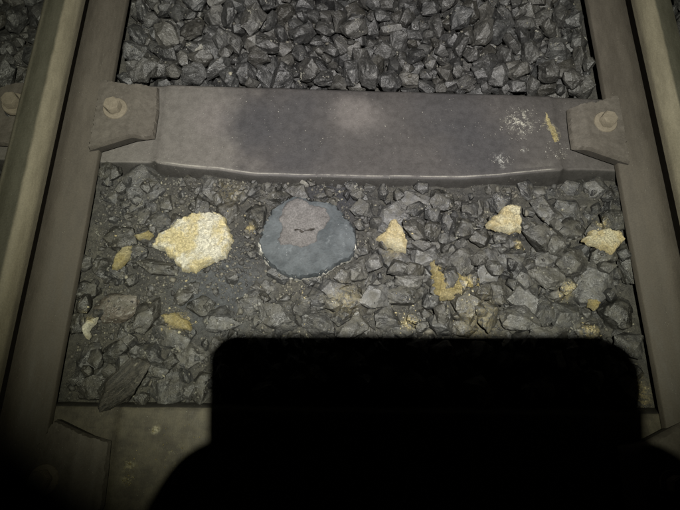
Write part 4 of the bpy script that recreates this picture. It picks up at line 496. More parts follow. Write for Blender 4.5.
# ------------------------------------------------------------------ materials
class Mat:
    def __init__(s, name):
        s.m = bpy.data.materials.new(name); s.m.use_nodes = True
        s.t = s.m.node_tree; s.b = s.t.nodes['Principled BSDF']
        s.pos = s.n('ShaderNodeNewGeometry').outputs['Position']
    def n(s, typ, **k):
        x = s.t.nodes.new(typ)
        for a, v in k.items(): setattr(x, a, v)
        return x
    def put(s, a, b):
        if hasattr(a, 'links') or isinstance(a, bpy.types.NodeSocket): s.t.links.new(a, b)
        else: b.default_value = a if not isinstance(a, tuple) or len(a) != 3 or b.type == 'VECTOR' else (*a, 1)
    def noise(s, scale, detail=4, rough=.6, vec=None, dist=0.0):
        x = s.n('ShaderNodeTexNoise'); x.inputs['Scale'].default_value = scale
        x.inputs['Detail'].default_value = detail; x.inputs['Roughness'].default_value = rough
        x.inputs['Distortion'].default_value = dist
        s.t.links.new(vec or s.pos, x.inputs['Vector']); return x.outputs[0]
    def voro(s, scale, feature='F1', vec=None, out='Distance'):
        x = s.n('ShaderNodeTexVoronoi', feature=feature); x.inputs['Scale'].default_value = scale
        s.t.links.new(vec or s.pos, x.inputs['Vector']); return x.outputs[out]
    def math(s, op, a, b=0.0, clamp=False):
        x = s.n('ShaderNodeMath', operation=op, use_clamp=clamp)
        s.put(a, x.inputs[0]); s.put(b, x.inputs[1]); return x.outputs[0]
    def ramp(s, fac, lo, hi, a=0.0, b=1.0):
        x = s.n('ShaderNodeMapRange', interpolation_type='SMOOTHSTEP')
        s.t.links.new(fac, x.inputs[0])
        for i, v in enumerate((lo, hi, a, b)): x.inputs[i + 1].default_value = v
        return x.outputs[0]
    def mix(s, fac, a, b):
        x = s.n('ShaderNodeMix', data_type='RGBA')
        s.put(fac, x.inputs[0]); s.put(a, x.inputs[6]); s.put(b, x.inputs[7]); return x.outputs[2]
    def mul(s, col, f):
        x = s.n('ShaderNodeMix', data_type='RGBA', blend_type='MULTIPLY'); x.inputs[0].default_value = 1
        s.put(col, x.inputs[6])
        cmb = s.n('ShaderNodeCombineColor')
        for i in range(3): s.t.links.new(f, cmb.inputs[i])
        s.t.links.new(cmb.outputs[0], x.inputs[7]); return x.outputs[2]
    def spot(s, x, y, r, soft, wob=.012, wscale=30):
        """soft-edged round stain at world x, y"""
        d = s.n('ShaderNodeVectorMath', operation='DISTANCE')
        fl = s.n('ShaderNodeVectorMath', operation='MULTIPLY'); s.t.links.new(s.pos, fl.inputs[0]); fl.inputs[1].default_value = (1, 1, 0)
        s.t.links.new(fl.outputs[0], d.inputs[0]); d.inputs[1].default_value = (x, y, 0)
        w = s.math('MULTIPLY', s.math('SUBTRACT', s.noise(wscale, 4), .5), wob * 4)
        return s.ramp(s.math('ADD', d.outputs['Value'], w), r + soft, r - soft)
    def bump(s, hs, base=None):
        """hs: list of (height socket, distance in metres)"""
        prev = None
        for h, d in hs:
            x = s.n('ShaderNodeBump'); x.inputs['Strength'].default_value = 1; x.inputs['Distance'].default_value = d
            s.t.links.new(h, x.inputs['Height'])
            if prev: s.t.links.new(prev, x.inputs['Normal'])
            prev = x.outputs[0]
        s.t.links.new(prev, s.b.inputs['Normal'])
    def fin(s, col, rough, metal=0.0, spec=.5):
        s.put(col, s.b.inputs['Base Color']); s.put(rough, s.b.inputs['Roughness']); s.put(metal, s.b.inputs['Metallic'])
        s.put(spec, s.b.inputs['Specular IOR Level']); return s.m
    def zup(s):
        g = s.n('ShaderNodeNewGeometry'); x = s.n('ShaderNodeSeparateXYZ'); s.t.links.new(g.outputs['Normal'], x.inputs[0]); return x.outputs[2]
    def xyz(s):
        x = s.n('ShaderNodeSeparateXYZ'); s.t.links.new(s.pos, x.inputs[0]); return x.outputs

def rgb(h):
    """sRGB hex to linear"""
    v = [int(h[i:i + 2], 16) / 255 for i in (0, 2, 4)]
    return tuple(c / 12.92 if c < .04045 else ((c + .055) / 1.055) ** 2.4 for c in v)

def stone_mat(name, mode='island', tint=None):
    m = Mat(name)
    if mode == 'object':
        r0 = m.n('ShaderNodeObjectInfo').outputs['Random']
    else:
        r0 = m.n('ShaderNodeNewGeometry').outputs['Random Per Island']
    off = m.n('ShaderNodeVectorMath', operation='ADD'); m.t.links.new(m.pos, off.inputs[0])
    cmb = m.n('ShaderNodeCombineXYZ'); k = m.math('MULTIPLY', r0, 37.0); m.t.links.new(k, cmb.inputs[0]); m.t.links.new(m.math('MULTIPLY', r0, 11.3), cmb.inputs[2])
    m.t.links.new(cmb.outputs[0], off.inputs[1]); v = off.outputs[0]
    cr = m.n('ShaderNodeValToRGB'); m.t.links.new(r0, cr.inputs[0]); cr.color_ramp.interpolation = 'LINEAR'
    cols = tint or [(0, (.025, .025, .025)), (.2, (.045, .045, .044)), (.4, (.038, .036, .031)), (.6, (.058, .057, .054)), (.8, (.042, .043, .043)), (1, (.072, .069, .061))]
    els = cr.color_ramp.elements
    while len(els) < len(cols): els.new(.5)
    for e, (p, c) in zip(els, cols): e.position = p; e.color = (*c, 1)
    base = cr.outputs[0]
    n1 = m.noise(38, 5, .65, v); n2 = m.noise(240, 4, .7, v); n3 = m.noise(900, 2, .6, v)
    base = m.mul(base, m.ramp(n1, .3, .72, .62, 1.42))
    base = m.mul(base, m.ramp(n2, .3, .7, .70, 1.32))
    x, y, z = m.xyz()
    base = m.mul(base, m.ramp(y, .50, .60, .74, .70))
    # settled dust and brake fines: thick on the left of the four-foot, thin beyond the sleeper
    up = m.ramp(m.zup(), .45, .97)
    area = m.ramp(y, .50, .40, .25, 1.0)
    dn = m.ramp(m.noise(55, 6, .7), .40, .66)
    dust = m.math('MULTIPLY', m.math('MULTIPLY', up, dn), m.math('MULTIPLY', area, .62))
    base = m.mix(dust, base, (.062, .058, .044))
    base = yellow_dust(m, base)
    # pale bruises where stone hit stone
    ch = m.ramp(m.noise(110, 4, .6, v), .62, .70)
    base = m.mix(m.math('MULTIPLY', ch, .55), base, (.19, .19, .18))
    sp = m.ramp(m.voro(330, vec=v), .16, .07)
    sp = m.math('MULTIPLY', sp, m.ramp(m.noise(21, 2, .5), .52, .62))
    base = m.mix(m.math('MULTIPLY', sp, .7), base, (.30, .29, .24))
    rough = m.ramp(m.noise(70, 3, .6, v), .3, .7, .24, .58)
    rough = m.math('ADD', rough, m.math('MULTIPLY', dust, .4), clamp=True)
    m.bump([(m.noise(85, 5, .65, v), .0032), (n2, .0011), (n3, .0003)])
    return m.fin(base, rough, 0, .55)

DUST = ((467, 283, .013, .85), (441, 268, .008, .8), (444, 286, .008, .8), (176, 320, .022, .6), (522, 243, .012, .7), (569, 289, .016, .6), (590, 331, .018, .6), (410, 322, .016, .6), (88, 318, .010, .4),
        (250, 226, .010, .7), (645, 392, .030, .6), (602, 224, .014, .4), (345, 300, .035, .25), (230, 190, .03, .2), (480, 320, .05, .2), (393, 250, .02, .3))
def yellow_dust(m, base):
    tot = None
    for (u, v, r, k) in DUST:
        a = at(u, v, -.01); s = m.math('MULTIPLY', m.spot(a[0], a[1], r * .55, r * .75, .004, 70), k)
        tot = s if tot is None else m.math('MAXIMUM', tot, s)
    tot = m.math('MULTIPLY', tot, m.ramp(m.noise(150, 5, .75), .42, .56))
    return m.mix(tot, base, (.40, .325, .14))

def grit_mat():
    m = Mat('grit')
    r0 = m.n('ShaderNodeNewGeometry').outputs['Random Per Island']
    cr = m.n('ShaderNodeValToRGB'); m.t.links.new(r0, cr.inputs[0]); cr.color_ramp.interpolation = 'CONSTANT'
    cols = [(0, (.028, .027, .025)), (.3, (.048, .046, .041)), (.6, (.066, .062, .050)), (.86, (.095, .088, .070)), (.955, (.17, .16, .12))]
    els = cr.color_ramp.elements
    while len(els) < len(cols): els.new(.5)
    for e, (p, c) in zip(els, cols): e.position = p; e.color = (*c, 1)
    m.bump([(m.noise(700, 3), .0006)])
    return m.fin(cr.outputs[0], .7)

def fines_mat():
    m = Mat('ballast_fines')
    n1 = m.noise(14, 5, .65); n2 = m.noise(120, 6, .75); n3 = m.noise(600, 4, .7)
    base = m.mix(m.ramp(n1, .35, .65), (.034, .033, .030), (.054, .051, .041))
    # oil-darkened, bluish patch between the pale stone and the grey disc
    a = at(215, 285, -.01); base = m.mix(m.math('MULTIPLY', m.spot(a[0], a[1], .075, .04, .02, 18), .75), base, (.048, .052, .056))
    a = at(330, 190, -.01); base = m.mix(m.math('MULTIPLY', m.spot(a[0], a[1], .06, .035, .02, 18), .8), base, (.022, .023, .028))
    base = m.mul(base, m.ramp(n2, .3, .7, .55, 1.5))
    base = m.mul(base, m.ramp(n3, .3, .7, .75, 1.25))
    base = yellow_dust(m, base)
    sp = m.math('MULTIPLY', m.ramp(m.voro(260), .17, .08), m.ramp(m.noise(26, 3), .50, .62))
    base = m.mix(m.math('MULTIPLY', sp, .8), base, (.26, .25, .19))
    m.bump([(n2, .0045), (n3, .0014)])
    return m.fin(base, .85)

def steel_mat(name, c1, c2, rough=.6, specks=.3, kind=None, metal=0.0):
    m = Mat(name)
    st = m.n('ShaderNodeMapping'); m.t.links.new(m.pos, st.inputs[0]); st.inputs['Scale'].default_value = (1, .22, 1)
    n1 = m.noise(9, 5, .6, st.outputs[0] if kind in ('rail', 'head') else None); n2 = m.noise(75, 5, .7, st.outputs[0] if kind in ('rail', 'head') else None); n3 = m.noise(420, 3, .7)
    base = m.mix(m.ramp(n1, .25, .75), c1, c2)
    if kind == 'sleeper':
        x, y, z = m.xyz()
        lw = m.math('ADD', x, m.math('MULTIPLY', m.math('SUBTRACT', m.noise(12, 4), .5), .25))
        base = m.mix(m.math('MULTIPLY', m.ramp(lw, -.18, -.26),   .85), base, (.098, .091, .082))
        rw = m.math('ADD', x, m.math('MULTIPLY', m.math('SUBTRACT', m.noise(12, 4), .5), .2))
        base = m.mix(m.math('MULTIPLY', m.ramp(rw, .30, .42), .5), base, (.060, .055, .050))
        near = m.ramp(y, .2, .1); base = m.mix(m.math('MULTIPLY', near, .75), base, m.mix(m.ramp(m.noise(26, 5, .7), .35, .62), (.034, .030, .021), (.074, .066, .045)))
        for (u, v, r, k) in ((213, 118, .036, .75), (353, 112, .038, .75), (372, 116, .028, .4)):
            a = at(u, v); base = m.mix(m.math('MULTIPLY', m.spot(a[0], a[1], r, .018, .006, 26), k), base, (.104, .095, .088))
        for (u, v, r, k) in ((255, 125, .05, .7), (300, 110, .045, .5), (450, 110, .07, .5), (480, 150, .06, .6), (300, 152, .05, .5)):
            a = at(u, v); base = m.mix(m.math('MULTIPLY', m.spot(a[0], a[1], r, .035, .015, 18), k), base, (.034, .034, .036))
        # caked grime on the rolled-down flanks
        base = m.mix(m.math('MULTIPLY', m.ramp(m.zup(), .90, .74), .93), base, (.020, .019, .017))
        # dried splashes: chalky spatter near the right end, spots on the near sleeper
        nz = m.noise(95, 6, .8); nf = m.noise(330, 4, .8)
        for (u, v, r_, so, k, lo, col) in ((519, 121, .018, .020, .95, .50, (.36, .35, .29)), (549, 124, .006, .012, .9, .50, (.42, .38, .24)), (556, 131, .006, .010, .8, .5, (.42, .38, .24)), (503, 160, .010, .012, .9, .52, (.38, .38, .35)), (525, 149, .004, .006, .9, .5, (.38, .38, .35)),
                                           (128, 466, .006, .010, .9, .47, (.26, .24, .15)), (127, 478, .006, .009, .9, .47, (.26, .24, .15)), (155, 430, .004, .005, .9, .40, (.30, .28, .20)), (180, 450, .02, .03, .6, .56, (.22, .20, .13)), (560, 153, .008, .012, .7, .52, (.30, .29, .24)), (108, 60, .01, .01, .0, .5, (.2, .2, .2))):
            a = at(u, v); s_ = m.math('MULTIPLY', m.spot(a[0], a[1], r_, so, .004, 90), m.ramp(nz, lo, lo + .07)); s_ = m.math('MULTIPLY', s_, m.ramp(nf, .36, .55))
            base = m.mix(m.math('MULTIPLY', s_, k), base, col)
        # specular highlight of the near lip, painted as a pale line
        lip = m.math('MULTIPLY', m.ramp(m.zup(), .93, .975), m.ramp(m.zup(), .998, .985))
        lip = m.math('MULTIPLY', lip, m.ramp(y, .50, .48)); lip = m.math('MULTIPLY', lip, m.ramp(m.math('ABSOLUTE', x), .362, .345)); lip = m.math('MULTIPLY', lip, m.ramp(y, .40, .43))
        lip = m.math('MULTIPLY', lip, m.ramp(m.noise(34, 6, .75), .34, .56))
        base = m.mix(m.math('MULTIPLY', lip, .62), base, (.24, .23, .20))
    if kind == 'head':      # gauge-corner highlight and dark sky reflection on top painted in, darker below
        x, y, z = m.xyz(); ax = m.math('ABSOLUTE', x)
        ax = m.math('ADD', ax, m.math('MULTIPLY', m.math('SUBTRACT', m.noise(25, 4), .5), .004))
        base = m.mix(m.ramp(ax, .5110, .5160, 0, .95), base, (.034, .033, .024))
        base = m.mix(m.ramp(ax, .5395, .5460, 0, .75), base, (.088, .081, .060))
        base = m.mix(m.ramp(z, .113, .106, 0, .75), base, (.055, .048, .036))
    base = m.mul(base, m.ramp(n2, .3, .7, .88, 1.12))
    base = m.mul(base, m.ramp(n3, .3, .7, .90, 1.10))
    pit = m.math('MULTIPLY', m.ramp(m.voro(62), .10, .05), m.ramp(m.noise(17, 2), .55, .65))
    base = m.mix(m.math('MULTIPLY', pit, .6), base, (.035, .03, .026))
    sp = m.math('MULTIPLY', m.ramp(m.voro(170), .11, .06), m.ramp(m.noise(23, 2), .50, .6))
    base = m.mix(m.math('MULTIPLY', sp, specks), base, (.34, .33, .28))
    r = m.ramp(n2, .3, .7, rough - .1, rough + .12)
    m.bump([(m.noise(40, 6, .7, st.outputs[0] if kind in ('rail', 'head') else None), .0006 if kind == 'rail' else .0010), (n2, .0004), (n3, .0003)])
    return m.fin(base, r, metal, .22)

def crumb_mat(name, a, b, c, scale=60, bump=1.0):
    """crumbly light rock: colour a with paler b and darker c"""
    m = Mat(name)
    base = m.mix(m.ramp(m.noise(scale * .5, 5, .7), .42, .60), a, b)
    base = m.mul(base, m.ramp(m.noise(scale * 5, 4, .75), .32, .68, .68, 1.22))
    sp = m.ramp(m.noise(scale * 4, 4, .7), .58, .68)
    base = m.mix(m.math('MULTIPLY', sp, .6), base, c)
    m.bump([(m.noise(scale * 3, 6, .75), .004 * bump), (m.noise(scale * 12, 4, .7), .0012 * bump)])
    return m.fin(base, .95, 0, .25)

M_STONE = stone_mat('ballast_stone', 'object')
M_STONES = stone_mat('ballast_stone_mass', 'island')
M_STONE_DARK = stone_mat('dark_ballast_stone', 'object', [(0, (.022, .022, .020)), (1, (.038, .036, .031))])
M_STONE_PALE = stone_mat('grey_ballast_stone', 'object', [(0, (.072, .072, .073)), (1, (.092, .091, .087))])
M_STONE_PINK = stone_mat('brown_ballast_stone', 'object', [(0, (.085, .074, .060)), (1, (.098, .084, .068))])
M_GRIT = grit_mat()
M_FINES = fines_mat()
M_TIE = steel_mat('sleeper_steel', (.044, .041, .039), (.056, .052, .049), .62, .6, 'sleeper')
M_FOOT = steel_mat('rail_brown_steel', (.047, .041, .033), (.064, .056, .046), .66, .25, 'rail')
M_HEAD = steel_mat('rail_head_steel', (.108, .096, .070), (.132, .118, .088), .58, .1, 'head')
M_CLIP = steel_mat('clip_steel', (.060, .053, .045), (.078, .070, .059), .66, .35)
M_CLIP_EDGE = steel_mat('clip_crack_shade', (.02, .018, .015), (.032, .028, .024), .8, .1)  # near-black colour painting the shade on clip sides and in the crack
M_BOLT = steel_mat('bolt_steel', (.11, .095, .072), (.15, .13, .10), .55, .3)
M_YEL = crumb_mat('yellow_stone', (.62, .52, .29), (.70, .645, .45), (.32, .22, .08))
M_CREAM = crumb_mat('cream_stone', (.66, .57, .32), (.72, .69, .56), (.20, .17, .10), 48)
M_OLIVE = crumb_mat('olive_yellow_stone', (.40, .33, .15), (.48, .42, .24), (.2, .16, .08))
M_CRUST = crumb_mat('yellow_crust', (.52, .42, .18), (.60, .51, .28), (.12, .11, .07), 90)
M_WHITE = crumb_mat('pale_chip', (.62, .60, .52), (.75, .73, .66), (.4, .38, .3), 120)
M_SPECK = crumb_mat('pale_speck', (.44, .43, .36), (.60, .58, .50), (.2, .19, .15), 120)
M_GREYCHIP = crumb_mat('grey_chip', (.26, .255, .24), (.33, .32, .30), (.15, .15, .14), 120)

def disc_mat():
    m = Mat('grey_slag')
    n1 = m.noise(22, 5, .6); n2 = m.noise(130, 5, .7)
    base = m.mix(m.ramp(n1, .35, .65), (.034, .040, .043), (.062, .070, .074))
    base = m.mul(base, m.ramp(n2, .3, .7, .8, 1.2))
    st = m.ramp(m.noise(65, 4, .6), .60, .70); base = m.mix(m.math('MULTIPLY', st, .5), base, (.12, .13, .135))
    base = m.mix(m.math('MULTIPLY', m.ramp(m.noise(48, 3), .34, .28), .6), base, (.07, .078, .08))
    sp = m.ramp(m.voro(150), .13, .07); sp = m.math('MULTIPLY', sp, m.ramp(m.noise(30, 2), .48, .58))
    base = m.mix(m.math('MULTIPLY', sp, .45), base, (.30, .31, .31))
    m.bump([(m.noise(30, 4), .003), (n2, .0022), (m.noise(500, 4, .7), .0006)])
    return m.fin(base, m.ramp(n2, .3, .7, .62, .85), 0, .35)
M_DISC = disc_mat()
M_PATCH = crumb_mat('grey_brown_cake', (.128, .121, .116), (.155, .148, .142), (.085, .078, .073), 70, .5)
M_RIM = crumb_mat('pale_broken_edge', (.26, .26, .23), (.64, .62, .55), (.10, .10, .09), 85, .5)

# ------------------------------------------------------------------ object helpers
def tag(o, label=None, cat=None, group=None, kind=None):
    if label: o['label'] = label
    if cat: o['category'] = cat
    if group: o['group'] = group
    if kind: o['kind'] = kind
    return o
def link(name, me, mats=(), parent=None):
    o = bpy.data.objects.new(name, me); C.objects.link(o)
    for m in mats if isinstance(mats, (list, tuple)) else [mats]:
        if me and m.name not in [x.name for x in me.materials]: me.materials.append(m)
    if parent: o.parent = parent
    return o
def empty(name, loc=(0, 0, 0)):
    o = bpy.data.objects.new(name, None); C.objects.link(o); o.location = loc; o.empty_display_size = .05
    return o
def sharp(me, ang=35):
    me.polygons.foreach_set('use_smooth', [True] * len(me.polygons))
    if hasattr(me, 'set_sharp_from_angle'): me.set_sharp_from_angle(angle=math.radians(ang))
def np_mesh(name, V, F):
    me = bpy.data.meshes.new(name)
    me.vertices.add(len(V)); me.vertices.foreach_set('co', np.asarray(V, 'f').ravel())
    F = np.asarray(F, 'i'); k = F.shape[1]
    me.loops.add(F.size); me.loops.foreach_set('vertex_index', F.ravel())
    me.polygons.add(len(F)); me.polygons.foreach_set('loop_start', np.arange(len(F), dtype='i') * k)
    me.polygons.foreach_set('loop_total', np.full(len(F), k, 'i'))
    me.update(calc_edges=True); me.validate()
    return me

# ------------------------------------------------------------------ ballast stones
STONE_ME = [stone_mesh(k) for k in range(KINDS)]
LOW = [stone_mesh(k, False) for k in range(KINDS)]
MID = [stone_mesh(k, 1) for k in range(KINDS)]
for me in STONE_ME: sharp(me, 48)
def tri_arrays(me):
    me.calc_loop_triangles()
    v = np.empty(len(me.vertices) * 3, 'f'); me.vertices.foreach_get('co', v)
    t = np.empty(len(me.loop_triangles) * 3, 'i'); me.loop_triangles.foreach_get('vertices', t)
    return v.reshape(-1, 3), t.reshape(-1, 3)
STONE_A = [tri_arrays(m) for m in STONE_ME]
LOW_A = [tri_arrays(m) for m in LOW]
MID_A = [tri_arrays(m) for m in MID]
def joined(name, items, arrays, parent=None, mat=None, smooth=None):
    """many small stones as one mesh; items: (kind, 4x4 matrix as numpy)"""
    Vs, Fs, b = [], [], 0
    for k, M in items:
        v, t = arrays[k]
        Vs.append(v @ M[:3, :3].T + M[:3, 3]); Fs.append(t + b); b += len(v)
    me = np_mesh(name, np.concatenate(Vs), np.concatenate(Fs))
    if smooth: sharp(me, smooth)
    return link(name, me, mat, parent)
def mat4(l, q, s): return np.array(Matrix.LocRotScale(Vector(l), q, Vector(s)))

sim = []      # resting places of the loose stones, settled beforehand under gravity
for row in DATA.split(';'):
    a = [int(x) for x in row.split(',')]
    l_ = Vector(a[1:4]) / 1e4
    if l_.y > .62 or abs(l_.x) > .5: l_.z += .009
    sim.append((a[0], l_, Quaternion([x / 1e3 for x in a[4:8]]).normalized(), Vector(a[8:11]) / 1e4))

# track bed: one sheet to the far dark, finely worked between the rails
def bed_height(x, y):
    z = -.030
    if abs(x) < .60 and -.2 < y < .62:
        lft = 1 / (1 + math.exp((x + .02) * 22))
        z = -.035 + .0125 * lft
        a = at(225, 285); z += .010 * math.exp(-((x - a[0]) ** 2 + (y - a[1]) ** 2) / .006)
        if y > .40: z = max(z, -.014 - .10 * max(0, y - .41)) if y < .43 else -.030
        z += noise.noise(Vector((x * 14, y * 14, 3))) * .006
    elif y >= .62 and abs(x) < .60:
        z = -.040 + noise.noise(Vector((x * 12, y * 12, 3))) * .008
    else:
        z = -.040 + noise.noise(Vector((x * 6, y * 6, 3))) * .012
    q = Vector((x * 60, y * 60, 1)); z += noise.noise(q) * .0022 + noise.noise(q * 3) * .0009
    return z
def grid(x0, x1, y0, y1, st, fn):
    nx, ny = int(round((x1 - x0) / st)) + 1, int(round((y1 - y0) / st)) + 1
    xs, ys = np.linspace(x0, x1, nx), np.linspace(y0, y1, ny)
    V = [(x, y, fn(x, y)) for y in ys for x in xs]
    i = np.arange((nx - 1) * (ny - 1)); a = i + i // (nx - 1)
    F = np.stack([a, a + 1, a + nx + 1, a + nx], 1)
    return V, F
V, F = grid(-.49, .49, -.03, .45, .0032, bed_height)
bed = link('ballast_bed', np_mesh('ballast_bed', V, F), M_FINES)
sharp(bed.data, 180); tag(bed, kind='structure')
V, F = grid(-2.4, 2.4, -1.6, 3.2, .05, lambda x, y: -.058 + noise.noise(Vector((x * 6, y * 6, 3))) * .008)
ground = link('ground', np_mesh('ground', V, F), M_FINES); sharp(ground.data, 180); tag(ground, kind='structure')
me = bpy.data.meshes.new('outer_ground')
o_, i_ = 60.0, 2.4
me.from_pydata([(-o_, -o_, -.066), (o_, -o_, -.066), (o_, o_, -.066), (-o_, o_, -.066)], [], [(0, 1, 2, 3)])
link('outer_ground', me, M_FINES); tag(bpy.data.objects['outer_ground'], kind='structure')

MATS = {0: M_STONE, 1: M_STONE_PALE, -1: M_STONE_DARK, 2: M_STONE_PINK}
VAR = {}
def stone_obj(k, l, q, s, mt):
    key = (k, mt.name)
    if key not in VAR:
        me = STONE_ME[k].copy(); me.name = 'stone'; me.materials.append(mt); VAR[key] = me
    o = bpy.data.objects.new('stone', VAR[key]); C.objects.link(o)
    o.location = l; o.rotation_mode = 'QUATERNION'; o.rotation_quaternion = q; o.scale = s
    o.parent = bed
    return o
heroes = hero_items()
bvV, bvF, nb = [], [], 0
def occ(k, M):
    global nb
    v, t = LOW_A[k]; bvV.append(v @ M[:3, :3].T + M[:3, 3]); bvF.append(t + nb); nb += len(v)
for (k, x, y, z, a, b, c, ang, tone) in heroes:
    rr = random.Random(int(x * 1e4) + k)
    q = (Matrix.Rotation(ang, 3, 'Z') @ Matrix.Rotation(rr.uniform(-.16, .16), 3, 'X') @ Matrix.Rotation(rr.uniform(-.16, .16), 3, 'Y')).to_quaternion()
    stone_obj(k, (x, y, z), q, (a, b, c), MATS[tone]); occ(k, mat4((x, y, z), q, (a, b, c)))
rx = random.Random(31); extra = []; placed = [(h[1], h[2], (h[4] + h[5]) / 4) for h in heroes]
for _ in range(5000):
    if len(extra) >= 115: break
    d = rx.uniform(.026, .048) * (1 if len(extra) < 50 else .72); x, y = rx.uniform(-.455, .455), rx.uniform(.05, .42)
    if math.hypot(x + .25, y - .24) < .085 and rx.random() < .8: continue
    if any(math.hypot(x - a, y - b_) < (q + d / 2) * .80 for a, b_, q in placed): continue
    placed.append((x, y, d / 2)); th = d * rx.uniform(.6, .8)
    extra.append((rx.randrange(KINDS), x, y, -.007 - th / 2 + rx.uniform(-.008, .005), d * 1.25, d, th, rx.uniform(0, 3.14), rx.choice((0, 0, 0, -1))))
for (k, x, y, z, a, b, c, ang, tone) in extra:
    q = (Matrix.Rotation(ang, 3, 'Z') @ Matrix.Rotation(rx.uniform(-.2, .2), 3, 'X')).to_quaternion()
    stone_obj(k, (x, y, z), q, (a, b, c), MATS[tone]); occ(k, mat4((x, y, z), q, (a, b, c)))
room = 298 - len(heroes) - len(extra)
rest = []
for i, (k, l, q, s) in enumerate(sim):
    s = s * 1.05
    if abs(l.x) < .5: l.x = max(-.468 + .42 * s.x, min(.468 - .42 * s.x, l.x)) if l.z > -.03 else l.x
    if i < room: stone_obj(k, l, q, s, M_STONE)
    else: rest.append((k, mat4(l, q, s)))
    occ(k, mat4(l, q, s))
rs = random.Random(12)
for _ in range(620):
    x, y = rs.uniform(-.46, .46), rs.uniform(.05, .425)
    a = at(205, 285); d = rs.uniform(.010, .026)
    if x < 0 and math.hypot((x - a[0]) / 1.2, y - a[1]) < .08 and rs.random() < .8: continue
    q = Quaternion((rs.gauss(0, 1), rs.gauss(0, 1), rs.gauss(0, 1), rs.gauss(0, 1))).normalized()
    k = rs.randrange(KINDS); M = mat4((x, y, bed_height(x, y) + rs.uniform(-.003, .006)), q, (d * 1.25, d, d * .75))
    rest.append((k, M)); occ(k, M)
joined('small_stones', rest, MID_A, bed, M_STONES, 48); tag(bpy.data.objects['small_stones'], kind='stuff')

# the ballast goes on beyond the picture
r = random.Random(9); far = []
def heap(x0, x1, y0, y1, n, zc):
    for _ in range(n):
        d = r.uniform(.032, .066)
        q = Quaternion((r.gauss(0, 1), r.gauss(0, 1), r.gauss(0, 1), r.gauss(0, 1))).normalized()
        far.append((r.randrange(KINDS), mat4((r.uniform(x0, x1), r.uniform(y0, y1), zc + r.uniform(-.02, .012)), q, (d * 1.15, d * .9, d * .75))))
heap(-.45, .45, 1.03, 1.14, 90, -.035)
heap(-.45, .45, 1.24, 1.74, 420, -.035)
heap(-.45, .45, -.53, -.18, 300, -.035)
heap(-.45, .45, -1.1, -.78, 260, -.035)
for s in (-1, 1):
    a, b = sorted((s * .62, s * 1.5)); heap(a, b, -1.1, .13, 750, -.045); heap(a, b, 1.0, 1.8, 520, -.045)
    a, b = sorted((s * .92, s * 1.5)); heap(a, b, .13, 1.0, 420, -.045)
joined('far_stones', far, LOW_A, bed, M_STONES); tag(bpy.data.objects['far_stones'], kind='stuff')

# long slaty stone resting against the second sleeper
def slaty():
    bm = bmesh.new(); bmesh.ops.create_cube(bm, size=1)
    bmesh.ops.subdivide_edges(bm, edges=bm.edges[:], cuts=13, use_grid_fill=True)
    for v in bm.verts:
        x, y, z = v.co
        t = abs(x) * 2
        w = 1 - .45 * t ** 3.4
        y *= w; z *= 1 - .45 * t ** 3
        z -= .35 * abs(v.co.y) ** 1.6 if z > 0 else 0
        if x > .3: y += (x - .3) * .5
        lay = noise.noise(Vector((x * 1.5, v.co.y * 4, z * 2 + 5)))
        d = Vector((x, y, z)); n = d.normalized()
        d += n * (lay * .05 + noise.noise(d * 5) * .05)
        d.z += .05 * math.copysign(1, noise.noise(Vector((x * 1.6 + y * .8, y * 3.5, 8)))) * (1 if z > 0 else 0)
        v.co = d
    me = bpy.data.meshes.new('slaty_stone'); bm.to_mesh(me); bm.free(); sharp(me, 38); return me
m = Mat('slaty_rock')
mp = m.n('ShaderNodeMapping'); m.t.links.new(m.n('ShaderNodeTexCoord').outputs['Object'], mp.inputs[0]); mp.inputs['Scale'].default_value = (1.5, 6, 4)
b_ = m.mix(m.ramp(m.noise(1.6, 5, .7, mp.outputs[0]), .40, .62), (.022, .021, .018), (.058, .053, .044))
b_ = m.mix(m.math('MULTIPLY', m.ramp(m.noise(1.3, 4, .6, mp.outputs[0]), .60, .66), .7), b_, (.15, .14, .11))
m.bump([(m.noise(1.6, 5, .7, mp.outputs[0]), .006), (m.noise(300, 4), .001)])
M_SLATE = m.fin(b_, .55)
x, y = at(LONG[0], LONG[1], 0)
me = STONE_ME[21].copy(); me.name = 'slaty_stone'; me.materials.clear()
o = link('slaty_stone', me, M_SLATE); o.location = (x, y, .004); o.scale = (.106, .048, .038)
o.rotation_euler = (math.radians(6), math.radians(-4), math.radians(LONG[4] - 4))
tag(o, 'long dark striated stone leaning against the sleeper beside the lower left clip', 'stone')

